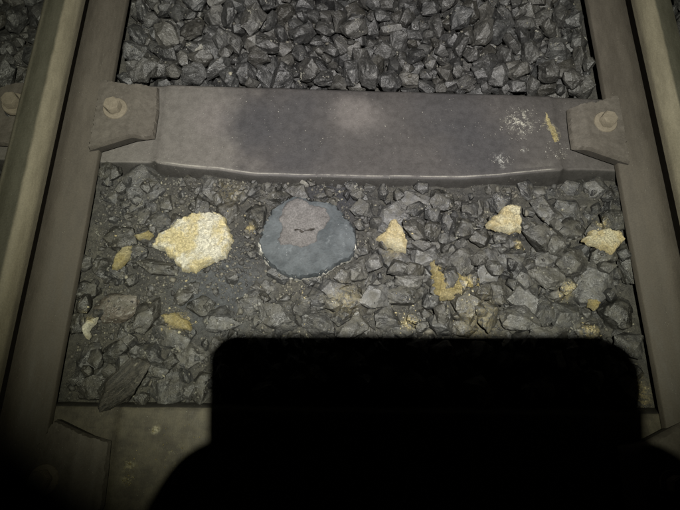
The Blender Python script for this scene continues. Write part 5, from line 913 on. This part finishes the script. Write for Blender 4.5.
# ------------------------------------------------------------------ broken slabs traced from their outlines
def slab(name, pts, z0, th, mat, edge=.004, rough=.0012, cell=.0028, wob=.0011, seed=0, fn=None, parent=None, side=None, skirt=.006, world=False, fray=0.0):
    r = random.Random(seed + 17)
    P = [Vector(p) for p in pts] if world else [Vector(at(u, v, z0 + th)) for u, v in pts]
    if sum(a.x * b.y - b.x * a.y for a, b in zip(P, P[1:] + P[:1])) < 0: P.reverse()
    O = []
    for a, b in zip(P, P[1:] + P[:1]):
        n = max(1, int((b - a).length / cell))
        for i in range(n):
            q = a.lerp(b, i / n)
            w = Vector((noise.noise(Vector((q.x * 130, q.y * 130, seed))), noise.noise(Vector((q.x * 130, q.y * 130, seed + 9)))))
            w2 = Vector((noise.noise(Vector((q.x * 420, q.y * 420, seed))), noise.noise(Vector((q.x * 420, q.y * 420, seed + 9)))))
            O.append(q + w * wob * 2.2 + w2 * wob + w2 * fray)
    A = np.array([tuple(p) for p in O]); B = np.roll(A, -1, 0)
    def dist(px, py):
        d = B - A; t = np.clip(((px - A[:, 0]) * d[:, 0] + (py - A[:, 1]) * d[:, 1]) / (d * d).sum(1).clip(1e-12), 0, 1)
        return np.sqrt(((A[:, 0] + t * d[:, 0] - px) ** 2 + (A[:, 1] + t * d[:, 1] - py) ** 2)).min()
    def inside(px, py):
        c = ((A[:, 1] > py) != (B[:, 1] > py)) & (px < (B[:, 0] - A[:, 0]) * (py - A[:, 1]) / np.where(B[:, 1] == A[:, 1], 1e-9, B[:, 1] - A[:, 1]) + A[:, 0])
        return c.sum() % 2 == 1
    pin = []
    x = A[:, 0].min()
    while x < A[:, 0].max():
        y = A[:, 1].min()
        while y < A[:, 1].max():
            px, py = x + r.uniform(-.3, .3) * cell, y + r.uniform(-.3, .3) * cell
            if inside(px, py) and dist(px, py) > cell * .55: pin.append(Vector((px, py)))
            y += cell
        x += cell
    n = len(O)
    vv, ee, ff, *_ = geometry.delaunay_2d_cdt(O + pin, [(i, (i + 1) % n) for i in range(n)], [], 1, 1e-7)
    V = []
    for q in vv:
        d = dist(q.x, q.y); t = min(1, d / edge)
        z = z0 + th * (1 - (1 - t) ** 2) ** .5 if t < 1 else z0 + th
        qq = Vector((q.x, q.y, seed * 1.7))
        z += (noise.noise(qq * 90) * 1.6 + noise.noise(qq * 240) * .9 + noise.noise(qq * 520) * .5) * rough * min(1, d / edge + .3)
        if fn: z += fn(q.x, q.y, d)
        V.append((q.x, q.y, z))
    F = [tuple(f) for f in ff]; nt = len(F)
    cnt = {}
    for f in F:
        for i in range(len(f)):
            e = (f[i], f[(i + 1) % len(f)]); cnt[e] = cnt.get(e, 0) + 1
    low = {}
    for (a, b) in [e for e in cnt if (e[1], e[0]) not in cnt]:
        for k in (a, b):
            if k not in low: low[k] = len(V); V.append((V[k][0], V[k][1], z0 - skirt))
        F.append((b, a, low[a], low[b]))
    me = bpy.data.meshes.new(name); me.from_pydata(V, [], F)
    o = link(name, me, [mat] + ([side] if side else []), parent)
    if side:
        for p in me.polygons[nt:]: p.material_index = 1
    bm = bmesh.new(); bm.from_mesh(me); bmesh.ops.recalc_face_normals(bm, faces=bm.faces[:]); bm.to_mesh(me); bm.free()
    sharp(me, 50)
    return o
def crop(pts, s, ox, oy): return [(ox + x / s, oy + y / s) for x, y in pts]

big = crop([(312,234),(330,208),(358,190),(380,168),(410,156),(438,144),(484,142),(520,152),(528,182),(543,204),(540,224),(530,262),(500,278),(465,290),(430,310),(400,302),(375,275),(345,255)], 2.833, 40, 160)
o = slab('cream_rock', big, -.006, .016, M_CREAM, edge=.005, rough=.0036, cell=.0022, wob=.0024, seed=1)
tag(o, 'largest cream and yellow crumbly rock, on the dirt left of the grey disc', 'rock')
o = slab('yellow_rock', crop([(455,165),(475,165),(492,190),(507,225),(503,255),(480,250),(455,240),(417,220),(425,208),(443,200)], 2.835, 230, 160), .000, .012, M_YEL, rough=.003, cell=.002, wob=.0016, seed=2)
tag(o, 'yellow rock with a narrow top, lying just right of the grey disc', 'rock')
o = slab('yellow_rock', crop([(100,72),(135,85),(137,155),(105,160),(30,142),(22,130),(60,105),(80,80)], 3.1875, 480, 180), -.002, .014, M_YEL, rough=.003, cell=.002, wob=.0016, seed=3)
tag(o, 'wedge-shaped yellow rock near the scuffed end of the steel sleeper', 'rock')
o = slab('yellow_rock', crop([(340,180),(365,155),(410,150),(450,160),(470,185),(435,228),(390,210),(350,195)], 3.1875, 480, 180), .000, .013, M_YEL, rough=.003, cell=.002, wob=.0016, seed=4)
tag(o, 'bright yellow rock with a pointed bottom, nearest the right rail', 'rock')
o = slab('olive_rock_chip', crop([(252,237),(230,243),(210,265),(198,305),(215,305),(240,280),(257,255)], 2.833, 40, 160), -.004, .010, M_OLIVE, rough=.0012, cell=.0022, seed=5)
tag(o, 'olive yellow leaf-shaped stone chip left of the big cream rock', 'stone chip')
o = slab('olive_rock_chip', crop([(262,208),(290,205),(305,193),(317,205),(305,218),(275,222)], 2.833, 40, 160), -.004, .008, M_OLIVE, rough=.0012, cell=.002, seed=6)
tag(o, 'small flat olive chip touching the left tip of the big cream rock', 'stone chip')
o = slab('yellow_rock_chip', crop([(155,442),(130,450),(112,470),(118,495),(128,508),(135,490),(130,478),(145,465)], 2.833, 40, 160), -.004, .009, M_CREAM, rough=.0012, cell=.002, seed=7)
tag(o, 'curved pale yellow chip near the foot of the left rail', 'stone chip')
o = slab('yellow_crust', crop([(296,250),(318,262),(332,295),(338,318),(345,340),(360,332),(374,326),(366,296),(380,290),(400,308),(425,300),(450,312),(442,338),(415,338),(402,356),(375,362),(360,378),(312,376),(296,350),(308,325),(294,300),(290,270)], 3.186, 340, 180), -.014, .009, M_CRUST, edge=.004, rough=.0052, cell=.0024, wob=.003, seed=8, fray=.0012, fn=lambda x, y, d: -.006 * max(0, noise.noise(Vector((x * 110, y * 110, 2))) + .1))
tag(o, 'V-shaped patch of yellow crust caked between the dark stones', 'crust')
o = slab('yellow_crust', crop([(340,438),(375,430),(425,460),(420,478),(385,474),(352,460)], 2.833, 40, 160), -.012, .008, M_CRUST, rough=.0025, cell=.0024, wob=.002, seed=9, fray=.001)
tag(o, 'smudged yellow crust below the big cream rock', 'crust')
o = slab('white_chip', crop([(258,38),(275,40),(290,54),(280,60),(262,52),(254,46)], 4.246, 240, 170), -.004, .006, M_WHITE, edge=.002, rough=.0006, cell=.0014, seed=10)
tag(o, 'tiny white chip just above the grey disc', 'stone chip')
o = slab('white_chip', crop([(430,38),(450,20),(490,14),(500,26),(480,36),(450,42),(437,52)], 4.857, 120, 0), .004, .006, M_GREYCHIP, edge=.003, rough=.0008, cell=.0018, seed=11)
tag(o, 'pale curved chip on the dark ballast beyond the sleeper', 'stone chip')
o = slab('white_chip', crop([(354,250),(370,232),(392,208),(400,214),(385,240),(362,256)], 4.857, 120, 0), -.002, .006, M_WHITE, edge=.002, rough=.0006, cell=.0014, seed=12)
tag(o, 'thin white sliver in the dark ballast beyond the sleeper', 'stone chip')
o = slab('pale_chip', [(590, 299), (598, 298), (602, 303), (597, 309), (591, 306)], -.010, .006, M_CRUST, edge=.002, cell=.0018, seed=13)
tag(o, 'small pale chip wedged under the largest grey stone on the right', 'stone chip')

# the grey disc with its caked middle
dz = -.002
outer = crop([(245,108),(195,118),(150,152),(112,205),(86,262),(78,310),(80,345),(110,385),(150,420),(190,440),(230,455),(290,452),(340,438),(390,415),(430,385),(470,375),(492,340),(497,290),(490,246),(466,212),(436,180),(410,148),(372,126),(320,130),(285,116)], 4.246, 240, 170)
disc = slab('slag_disc', outer, dz, .007, M_DISC, edge=.003, rough=.0005, cell=.0032, wob=.0020, seed=20)
tag(disc, 'flat blue-grey slag disc with a brown cake on top', 'slag disc')
cx, cy = at(305, 228)
wide = []
for (u, v) in outer:
    dx, dy = u - 307, v - 236
    k = 1.0 + .034 * max(0, min(1, (v - 238) / 16)) * (.25 + .9 * abs(noise.noise(Vector((u * .07, v * .07, 3)))))
    if v < 236: k = .975
    wide.append((307 + dx * k, 236 + dy * k))
slab('broken_edge', wide, dz - .006, .0102, M_RIM, edge=.0025, rough=.0012, cell=.0032, wob=.0015, seed=20, fray=.002, parent=disc)
nx, ny = at(240 + 268 / 4.246, 170 + 285 / 4.246)
def cake_fn(x, y, d):
    rr = math.hypot((x - nx) / .017, (y - ny) / .013)
    z = .0030 * max(0, 1 - rr) ** .5 if rr < 1 else 0
    # a crescent crack above the small lump
    ty = ny + .0135 - ((x - nx) / .017) ** 2 * .004
    if abs(x - nx) < .0175 and abs(y - ty) < .0022: z -= .0022
    z += noise.noise(Vector((x * 75, y * 75, 4))) * .0022
    return z
slab('brown_cake', crop([(245,115),(205,130),(175,165),(165,210),(180,240),(160,290),(175,320),(215,310),(250,330),(290,320),(325,300),(330,270),(360,240),(385,200),(370,165),(340,150),(300,145),(270,120)], 4.246, 240, 170), dz + .006, .0042, M_PATCH, edge=.006, rough=.0011, cell=.0022, wob=.0012, seed=22, fn=cake_fn, parent=disc)

slab('crack_shade', crop([(228,248),(245,246),(270,254),(300,246),(318,243),(312,252),(285,262),(262,266),(240,258)], 4.246, 240, 170), dz + .0085, .0042, M_CLIP_EDGE, edge=.0015, rough=.0006, cell=.0014, seed=23, parent=disc)  # dark sliver added over the crack, stands in for its shade

# ------------------------------------------------------------------ rails
FOOT = [(.4700, -.002), (.4700, .0085), (.4715, .0105), (.500, .0175), (.513, .0235), (.5190, .034), (.5215, .050), (.5220, .084), (.5200, .094), (.5000, .0985),
        (.5460, .0985), (.5370, .094), (.5340, .084), (.5340, .050), (.5355, .034), (.540, .0235), (.550, .0175), (.5785, .0105), (.580, .0085), (.580, -.002)]
HEADP = [(.4985, .0990), (.4967, .1000), (.4975, .108), (.5010, .1175), (.5050, .1235), (.5095, .1270), (.5150, .1292), (.5300, .1302), (.5440, .1290), (.5495, .1262), (.5520, .121), (.5525, .110), (.5520, .1000), (.5500, .0990)]
def extrude(name, prof, s, y0, y1, mat, parent, dx=0.0, side_cut=None, mats=None):
    n, step = len(prof), .04
    ys = np.arange(y0, y1 + step / 2, step)
    V, F, mi = [], [], []
    for j, y in enumerate(ys):
        for (t, z) in prof:
            w = .0006 * noise.noise(Vector((t * 30, y * 5, z * 40)))
            V.append((s * (t + dx + w), y, z + w))
    for j in range(len(ys) - 1):
        for i in range(n):
            a, b = j * n + i, j * n + (i + 1) % n
            F.append((a, b, b + n, a + n) if s < 0 else (a, a + n, b + n, b)); mi.append(side_cut(i) if side_cut else 0)
    F.append(tuple(range(n))); mi.append(0); F.append(tuple(range((len(ys) - 1) * n, len(ys) * n))[::-1]); mi.append(0)
    me = bpy.data.meshes.new(name); me.from_pydata(V, [], F)
    o = link(name, me, [mat] + (mats or []), parent)
    me.polygons.foreach_set('material_index', mi)
    bm = bmesh.new(); bm.from_mesh(me); bmesh.ops.recalc_face_normals(bm, faces=bm.faces[:]); bm.to_mesh(me); bm.free()
    sharp(me, 40); return o
for s, lab, dx in ((-1, 'brown steel rail on the left of the track, its head toward the dark outer ballast', 0.0), (1, 'brown steel rail on the right of the track, beside the scuffed sleeper end', -.004)):
    rl = empty('rail', (0, 0, 0)); tag(rl, lab, 'rail')
    extrude('rail_foot', FOOT, s, -1.0, 1.9, M_FOOT, rl)
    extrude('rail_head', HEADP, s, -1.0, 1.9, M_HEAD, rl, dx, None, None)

# ------------------------------------------------------------------ steel sleepers
def sleeper_mesh(yc, bow=.010, seed=0):
    """yc: far top edge at x=0"""
    W = .1695
    prof = [(.020, -.075), (.012, -.030), (.0065, -.012), (.0030, -.0040), (.0, -.0012), (-.005, 0.0), (-.03, -.0006), (-.06, -.0014), (-.09, -.0016), (-.12, -.0012), (-.145, -.0002), (-.158, .0010), (-.1635, .0014),
            (-.1670, .0007), (-.1700, -.0012), (-.1735, -.0050), (-.1775, -.0110), (-.1850, -.0260), (-.1950, -.050), (-.200, -.075)]
    xs = sorted(set([round(x, 4) for x in np.linspace(-.80, .80, 241)] + [-.3735, -.3705, .3735, .3705]))
    V, F = [], []
    for x in xs:
        te = min(1, max(0, (abs(x) - .366) / .016)); te = te * te * (3 - 2 * te); endz = -.0045 * te
        fw = .4535 - float(np.interp(x, [-.5, -.38, -.327, -.261, -.225, -.19, -.06, .10, .19, .25, .30, .346, .395, .5], [.4551, .456, .4495, .4455, .440, .4360, .4357, .4376, .440, .4449, .452, .459, .4640, .4640]))
        for i, (py, pz) in enumerate(prof):
            k = max(0, min(1, (-py - .10) / .06))
            y = yc + py - fw * k
            if i >= 13: y += .004 * te
            z = pz + endz + noise.noise(Vector((x * 9, y * 9, seed))) * .0012 * (1 if -.17 < py < 0 else 0)
            if 10 <= i <= 14: z += noise.noise(Vector((x * 22, 3, seed))) * .0009
            if 9 < i < 14: z -= .0012 * te
            y += noise.noise(Vector((x * 16, py * 8, seed + 4))) * .0011
            V.append((x, y, z - .0015))
    n = len(prof)
    for j in range(len(xs) - 1):
        for i in range(n - 1):
            a = j * n + i; F.append((a, a + 1, a + n + 1, a + n))
    me = bpy.data.meshes.new('sleeper'); me.from_pydata(V, [], F)
    bm = bmesh.new(); bm.from_mesh(me); bmesh.ops.recalc_face_normals(bm, faces=bm.faces[:]); 
    if sum(f.normal.z for f in bm.faces) < 0: bmesh.ops.reverse_faces(bm, faces=bm.faces[:])
    bm.to_mesh(me); bm.free()
    sharp(me, 55); return me
for yc, lab, sd in ((.6145, 'upper steel sleeper, lit grey, with scuffed pale marks near its right end', 0), (.0257, 'lower steel sleeper half lost in the black shadow', 3), (-.563, 'steel sleeper behind the camera', 5), (1.204, 'steel sleeper far up the track', 7)):
    if yc in (-.563, 1.204): continue
    o = link('sleeper', sleeper_mesh(yc, seed=sd), M_TIE); tag(o, lab, 'sleeper', 'steel sleepers under the rails')
    if yc == .6145: sleeper1 = o
    else: sleeper2 = o

# ------------------------------------------------------------------ rail clips with bolts
def ring(bm, n, r0, z0, ph=0.0, cx=0, cy=0, rz=None):
    return [bm.verts.new((cx + r0 * math.cos(ph + 2 * math.pi * i / n), cy + r0 * math.sin(ph + 2 * math.pi * i / n), z0)) for i in range(n)]
def loft(bm, rings, cap=True):
    for a, b in zip(rings, rings[1:]):
        n = len(a)
        for i in range(n): bm.faces.new((a[i], a[(i + 1) % n], b[(i + 1) % n], b[i]))
    if cap: bm.faces.new(rings[-1])
def clip(pts, s, z_rail, z_tie, bolt, label, phase, seed, fine=True):
    """bent plate: high where it grips the rail foot, lower on the sleeper"""
    root = empty('rail_clip', (0, 0, 0)); tag(root, label, 'rail clip', 'clips holding the rail feet')
    th = .0085
    def fn(x, y, d):
        t = min(1, max(0, (abs(x) - .388) / .030)); t = t * t * (3 - 2 * t)
        if abs(x) > .5: t = 1 - min(1, max(0, (abs(x) - .60) / .03))
        return (z_tie + (z_rail - z_tie) * t) - z_tie
    slab('clip_plate', pts, z_tie, th, M_CLIP, edge=.0016, rough=.0005, cell=.0026 if fine else .006, wob=.00007, seed=seed, parent=root, side=M_CLIP_EDGE, skirt=-.001, world=True, fn=fn)
    bx, by = bolt; zt = z_rail + th
    bm = bmesh.new()
    loft(bm, [ring(bm, 32, .0215, zt - .004), ring(bm, 32, .0215, zt + .0018), ring(bm, 32, .0205, zt + .0030), ring(bm, 32, .016, zt + .0032)], True)
    me = bpy.data.meshes.new('washer'); bm.to_mesh(me); bm.free(); sharp(me, 40)
    w = link('washer', me, M_BOLT, root); w.location = (bx, by, 0)
    bm = bmesh.new()
    z1 = zt + .003
    A = [ring(bm, 6, .0152, z1, phase), ring(bm, 6, .0152, z1 + .0125, phase), ring(bm, 6, .0138, z1 + .0152, phase)]
    loft(bm, A)
    bmesh.ops.bevel(bm, geom=[e for e in bm.edges], offset=.0011, segments=2, affect='EDGES', clamp_overlap=True)
    me = bpy.data.meshes.new('bolt_head'); bm.to_mesh(me); bm.free(); sharp(me, 35)
    h = link('bolt_head', me, M_BOLT, root); h.location = (bx + .001 * s, by, 0)
    return root
LC = [at(97, 74, .036), at(127, 80, .034), at(157, 84, .014), at(157, 108, .014), at(153, 135, .014), at(131, 133, .03), at(84, 145, .036), at(91, 108, .036)]
clip(LC, -1, .0165, .001, at(111, 102, .045), 'bent plate clip at the left end of the upper sleeper, round bolt head', .35, 31)
RC = [at(569, 107, .014), at(596, 99, .03), at(623, 90, .036), at(628, 120, .036), at(635, 159, .036), at(596, 148, .03), at(574, 146, .014), at(571, 126, .014)]
clip(RC, 1, .0165, .001, at(611, 116, .045), 'bent plate clip at the right end of the upper sleeper, bare hexagonal bolt', .9, 32)
L2 = [at(50, 419, .036), at(85, 436, .036), at(108, 441, .014), at(105, 475, .014), at(101, 507, .014), (-.379, -.125), (-.49, -.130), (-.493, -.06)]
clip(L2, -1, .0165, .001, (-.455, -.075), 'bent plate clip at the left end of the lower sleeper, in near darkness', .2, 33)
R2 = [(.495, .016), (.425, -.016), (.392, -.022), (.390, -.118), (.495, -.13)]
clip(R2, 1, .0165, .001, (.455, -.075), 'bent plate clip at the right end of the lower sleeper, in deep shadow', .5, 34, False)
OL = [(-.695, .474), (-.558, .470), (-.558, .612), (-.60, .612), (-.66, .600), (-.695, .600)]
clip(OL, -1, .0165, .001, at(8, 97, .045), 'plate clip on the outer side of the left rail, level with the upper sleeper', .1, 35)
OR = [(-x, y) for x, y in OL]
clip(OR, 1, .0165, .001, (.635, .54), 'plate clip on the outer side of the right rail, mostly hidden by its head', .1, 36, False)

# ------------------------------------------------------------------ grit, crumbs and scuffs
for t_ in (disc,): pass
bv = np.concatenate(bvV); bf = np.concatenate(bvF)
bvh = BVHTree.FromPolygons([tuple(p) for p in bv.tolist()], [tuple(t) for t in bf.tolist()])
# chips too small to pick apart, strewn where they would come to rest
def chip_shapes():
    out = []
    for k in (3, 7, 11, 19, 23, 31): out.append(LOW_A[k])
    return out
CH = chip_shapes()
def scatter(name, pts, mat, parent, seed, kind='stuff'):
    rr = np.random.RandomState(seed); Vs, Fs, b = [], [], 0
    for (x, y, z, d) in pts:
        v, t = CH[rr.randint(len(CH))]
        q = Quaternion(rr.normal(size=4)).normalized()
        M = np.array(Matrix.LocRotScale(Vector((x, y, z)), q, Vector((d * rr.uniform(.9, 1.45), d, d * rr.uniform(.45, .85)))))
        Vs.append(v @ M[:3, :3].T + M[:3, 3]); Fs.append(t + b); b += len(v)
    o = link(name, np_mesh(name, np.concatenate(Vs), np.concatenate(Fs)), mat, parent)
    if kind: o['kind'] = kind
    return o
r = random.Random(42); pts = []
def rain(x0, x1, y0, y1, n, dmin, dmax, pw, zmax, dens=None, out=None):
    for _ in range(n):
        x, y = r.uniform(x0, x1), r.uniform(y0, y1)
        if dens and r.random() > dens(x, y): continue
        h = bvh.ray_cast(Vector((x, y, .2)), Vector((0, 0, -1)))
        zb = bed_height(x, y) if (abs(x) < .49 and y < .45) else -.2
        z = zb
        if h[2] is not None and h[0].z > zb:
            if h[1].z < .55: continue
            z = h[0].z
            if r.random() < .86 or (z - zb) > .02 and r.random() < .5: continue
        if z < -.07 or z > zmax: continue
        d = dmin + (dmax - dmin) * r.random() ** pw
        (out if out is not None else pts).append((x, y, z + d * .2, d))
cl = lambda x, y: .25 + .75 * max(0, min(1, .5 + 1.6 * noise.noise(Vector((x * 13, y * 13, 6))) + (.25 if x < 0 else -.1)))
rain(-.47, .47, .035, .425, 34000, .0009, .0060, 3.0, .02, cl)
rain(-.47, .47, .035, .425, 500, .006, .013, 1.6, -.012, cl)
rain(-.47, .47, .62, 1.0, 9000, .0014, .008, 2.6, .01)
rain(-.90, -.56, .2, 1.0, 3500, .0014, .009, 2.6, .01)
scatter('grit', pts, M_GRIT, bed, 3)
sp = []
for _ in range(125):
    u, v = r.choice(((r.uniform(80, 260), r.uniform(170, 330)), (r.uniform(90, 260), r.uniform(180, 400)), (r.uniform(260, 620), r.uniform(180, 335)), (r.uniform(130, 590), r.uniform(5, 85))))
    cx_, cy_ = at(u, v, -.01); rad = r.uniform(.003, .013); n = r.randint(4, 26)
    for _ in range(n):
        a = r.uniform(0, 6.283); q = abs(r.gauss(0, rad)); px, py = cx_ + q * math.cos(a), cy_ + q * math.sin(a)
        h = bvh.ray_cast(Vector((px, py, .2)), Vector((0, 0, -1)))
        if h[2] is None: continue
        z = max(bed_height(px, py) if py < .45 else -1, h[0].z); d = .0009 + .0032 * r.random() ** 3
        sp.append((px, py, z + d * .1, d))
scatter('pale_specks', sp, M_SPECK, bed, 8)
# yellow crumbs shed around the yellow rocks
yp = []
for (u, v, rad, n) in ((192, 240, .06, 220), (393, 233, .028, 110), (507, 217, .03, 130), (605, 238, .03, 90), (460, 292, .030, 110), (176, 320, .022, 160), (522, 243, .009, 90), (569, 289, .013, 150), (590, 330, .013, 140), (408, 322, .014, 130),
                       (88, 315, .015, 30), (600, 225, .012, 50), (400, 310, .05, 60), (250, 226, .008, 70), (644, 385, .02, 80), (645, 400, .02, 90), (300, 300, .1, 90), (130, 250, .06, 60)):
    x, y = at(u, v, -.01)
    for _ in range(int(n * .55)):
        a = r.uniform(0, 6.283); q = abs(r.gauss(0, rad * .75)); px, py = x + q * math.cos(a), y + q * math.sin(a)
        h = bvh.ray_cast(Vector((px, py, .2)), Vector((0, 0, -1)))
        z = max(bed_height(px, py), h[0].z if h[2] is not None else -1)
        d = .0007 + .0040 * r.random() ** 5
        yp.append((px, py, z + d * .15, d))
scatter('yellow_crumbs', yp, M_YEL, bed, 5)
# scuffs of pale crumbs on the sleepers
def scuff(cu, cv, ru, rv, ang, n, dmax, z=0.0, clump=0.0):
    out = []; ca, sa = math.cos(ang), math.sin(ang)
    for _ in range(n * 3):
        if len(out) >= n: break
        a = r.uniform(0, 6.283); q = r.random() ** .6
        du, dv = q * math.cos(a) * ru, q * math.sin(a) * rv
        u, v = cu + du * ca - dv * sa, cv + du * sa + dv * ca
        if noise.noise(Vector((u * .35, v * .35, 2))) < clump: continue
        x, y = at(u, v, z); d = .0008 + dmax * r.random() ** 2.2
        out.append((x, y, z - .0018 + d * .1, d))
    return out
scatter('pale_crumbs', scuff(520, 123, 22, 17, 0, 190, .0022, 0, .0) + scuff(502, 160, 14, 5, 0, 25, .0018) + scuff(525, 149, 5, 2, 0, 14, .0028) + scuff(230, 70, 0, 0, 0, 0, .002)
        + scuff(557, 150, 14, 12, 0, 40, .0022) + scuff(250, 130, 90, 30, 0, 40, .0018) + scuff(420, 125, 90, 32, 0, 40, .0018), M_WHITE, sleeper1, 6)
slab('yellow_scuff', crop([(318,283),(326,290),(338,318),(352,338),(356,358),(344,360),(334,335),(322,308)], 2.55, 420, 0), -.0026, .0016, M_OLIVE, edge=.0015, rough=.0012, cell=.0014, wob=.0016, fray=.001, seed=41, parent=sleeper1)
scatter('crust_spots', scuff(128, 473, 7, 17, .18, 50, .002, 0, -.1) + scuff(155, 430, 4, 4, 0, 14, .002) + scuff(170, 450, 40, 30, 0, 50, .0014) + scuff(185, 472, 12, 25, 0, 40, .002), M_OLIVE, sleeper2, 7)

# ------------------------------------------------------------------ the phone in its case, held over the track: it throws the black shadow
CAMM = Matrix.Translation((CAM_X, 0, CAM_H)) @ R_CAM.to_4x4()
phone = empty('phone'); phone.matrix_world = CAMM @ Matrix.Translation((.052, -.0022, .006))
tag(phone, 'dark phone in a case held over the track, throwing the black shadow', 'phone')
def rrect(bm, w, h, rad, z, n=8):
    out = []; rad0 = rad
    for (sx, sy, a0) in ((1, 1, 0), (-1, 1, 90), (-1, -1, 180), (1, -1, 270)):
        rad = rad0 * (1.7 if sx > 0 and w > .1 else 1)
        for i in range(n + 1):
            a = math.radians(a0 + 90 * i / n)
            out.append(bm.verts.new((sx * (w / 2 - rad) + rad * math.cos(a), sy * (h / 2 - rad) + rad * math.sin(a), z)))
    return out
def plate(name, w, h, rad, z0, z1, mat, bev=.0012, loc=(0, 0)):
    bm = bmesh.new()
    L = [rrect(bm, w - 2 * bev, h - 2 * bev, rad - bev, z0), rrect(bm, w, h, rad, z0 + bev), rrect(bm, w, h, rad, z1 - bev), rrect(bm, w - 2 * bev, h - 2 * bev, rad - bev, z1)]
    loft(bm, L); bm.faces.new(L[0][::-1])
    for v in bm.verts: v.co.x += loc[0]; v.co.y += loc[1]
    me = bpy.data.meshes.new(name); bm.to_mesh(me); bm.free(); sharp(me, 40)
    return link(name, me, mat, phone)
def plain(name, col, rough):
    m = Mat(name); m.bump([(m.noise(900, 3), .0002)]); return m.fin(m.mul(col, m.ramp(m.noise(60, 3), .3, .7, .85, 1.15)), rough)
M_CASE = plain('phone_case', (.012, .012, .013), .6); M_GLASS = plain('phone_glass', (.006, .006, .008), .12); M_SKIN = plain('skin', (.36, .21, .15), .55); M_SLEEVE = plain('jacket_sleeve', (.02, .022, .03), .9)
plate('phone_case', .151, .076, .0085, 0, .009, M_CASE)
plate('screen', .144, .069, .006, .0091, .0097, M_GLASS, .0002)
plate('camera_bump', .026, .030, .006, -.0012, 0.0005, M_CASE, .0005, (-.052, .012))
plate('lens', .010, .010, .0049, -.0016, -.0010, M_GLASS, .0002, (-.056, .018))

def skin_chain(name, chains, mat, parent, sub=2):
    """chains: lists of (x, y, z, radius) joined at their first point to the previous body"""
    me = bpy.data.meshes.new(name); V, E, Rr = [], [], []
    for ch, root in chains:
        prev = root
        for (x, y, z, rad) in ch:
            V.append((x, y, z)); Rr.append(rad)
            if prev is not None: E.append((prev, len(V) - 1))
            prev = len(V) - 1
    me.from_pydata(V, E, [])
    o = link(name, me, mat, parent)
    md = o.modifiers.new('skin', 'SKIN'); md.use_smooth_shade = True
    for i, d in enumerate(me.skin_vertices[0].data):
        d.radius = (Rr[i], Rr[i] * .85); d.use_root = (i == 0)
    sb = o.modifiers.new('sub', 'SUBSURF'); sb.levels = sub; sb.render_levels = sub
    return o
person = empty('person'); person.matrix_world = CAMM.copy()
tag(person, 'person in a dark jacket holding the phone level with both bare hands', 'person')
for s in (-1, 1):
    ex = -.0190 if s < 0 else .1275      # the phone's end on this side, in the phone's own plane
    g = lambda x, y, z, rad: (ex + s * x, y, z, rad)
    # palm at the end of the phone, wrist and forearm running back towards the person
    chains = [([g(.016, -.040, .016, .017), g(.014, -.062, .022, .021), g(.020, -.092, .034, .020), g(.030, -.135, .060, .026), g(.052, -.215, .11, .034)], None)]
    # four fingers curl from the palm round the back of the case
    for i, (fy, ln) in enumerate(((-.014, .9), (-.031, 1.0), (-.048, .95), (-.064, .8))):
        chains.append(([g(.015, fy - .006, .012, .0092), g(.0115, fy, .000, .0084), g(.002, fy + .001, -.0085 + 0, .0078), g(-.014 * ln, fy + .002, -.0090, .0070)], 0 if i < 2 else 1))
    # thumb lies on the screen side
    chains.append(([g(.012, -.030, .026, .0105), g(.004, -.016, .027, .0095), g(-.012, -.008, .0262, .0082)], 0))
    # drop the fingers on the left end a little lower so that only knuckles jut past the case
    skin_chain('hand', chains, M_SKIN, person)
    skin_chain('jacket_sleeve', [([g(.032, -.145, .066, .036), g(.040, -.180, .088, .041), g(.058, -.235, .12, .048), g(.10, -.36, .20, .056)], None)], M_SLEEVE, person)
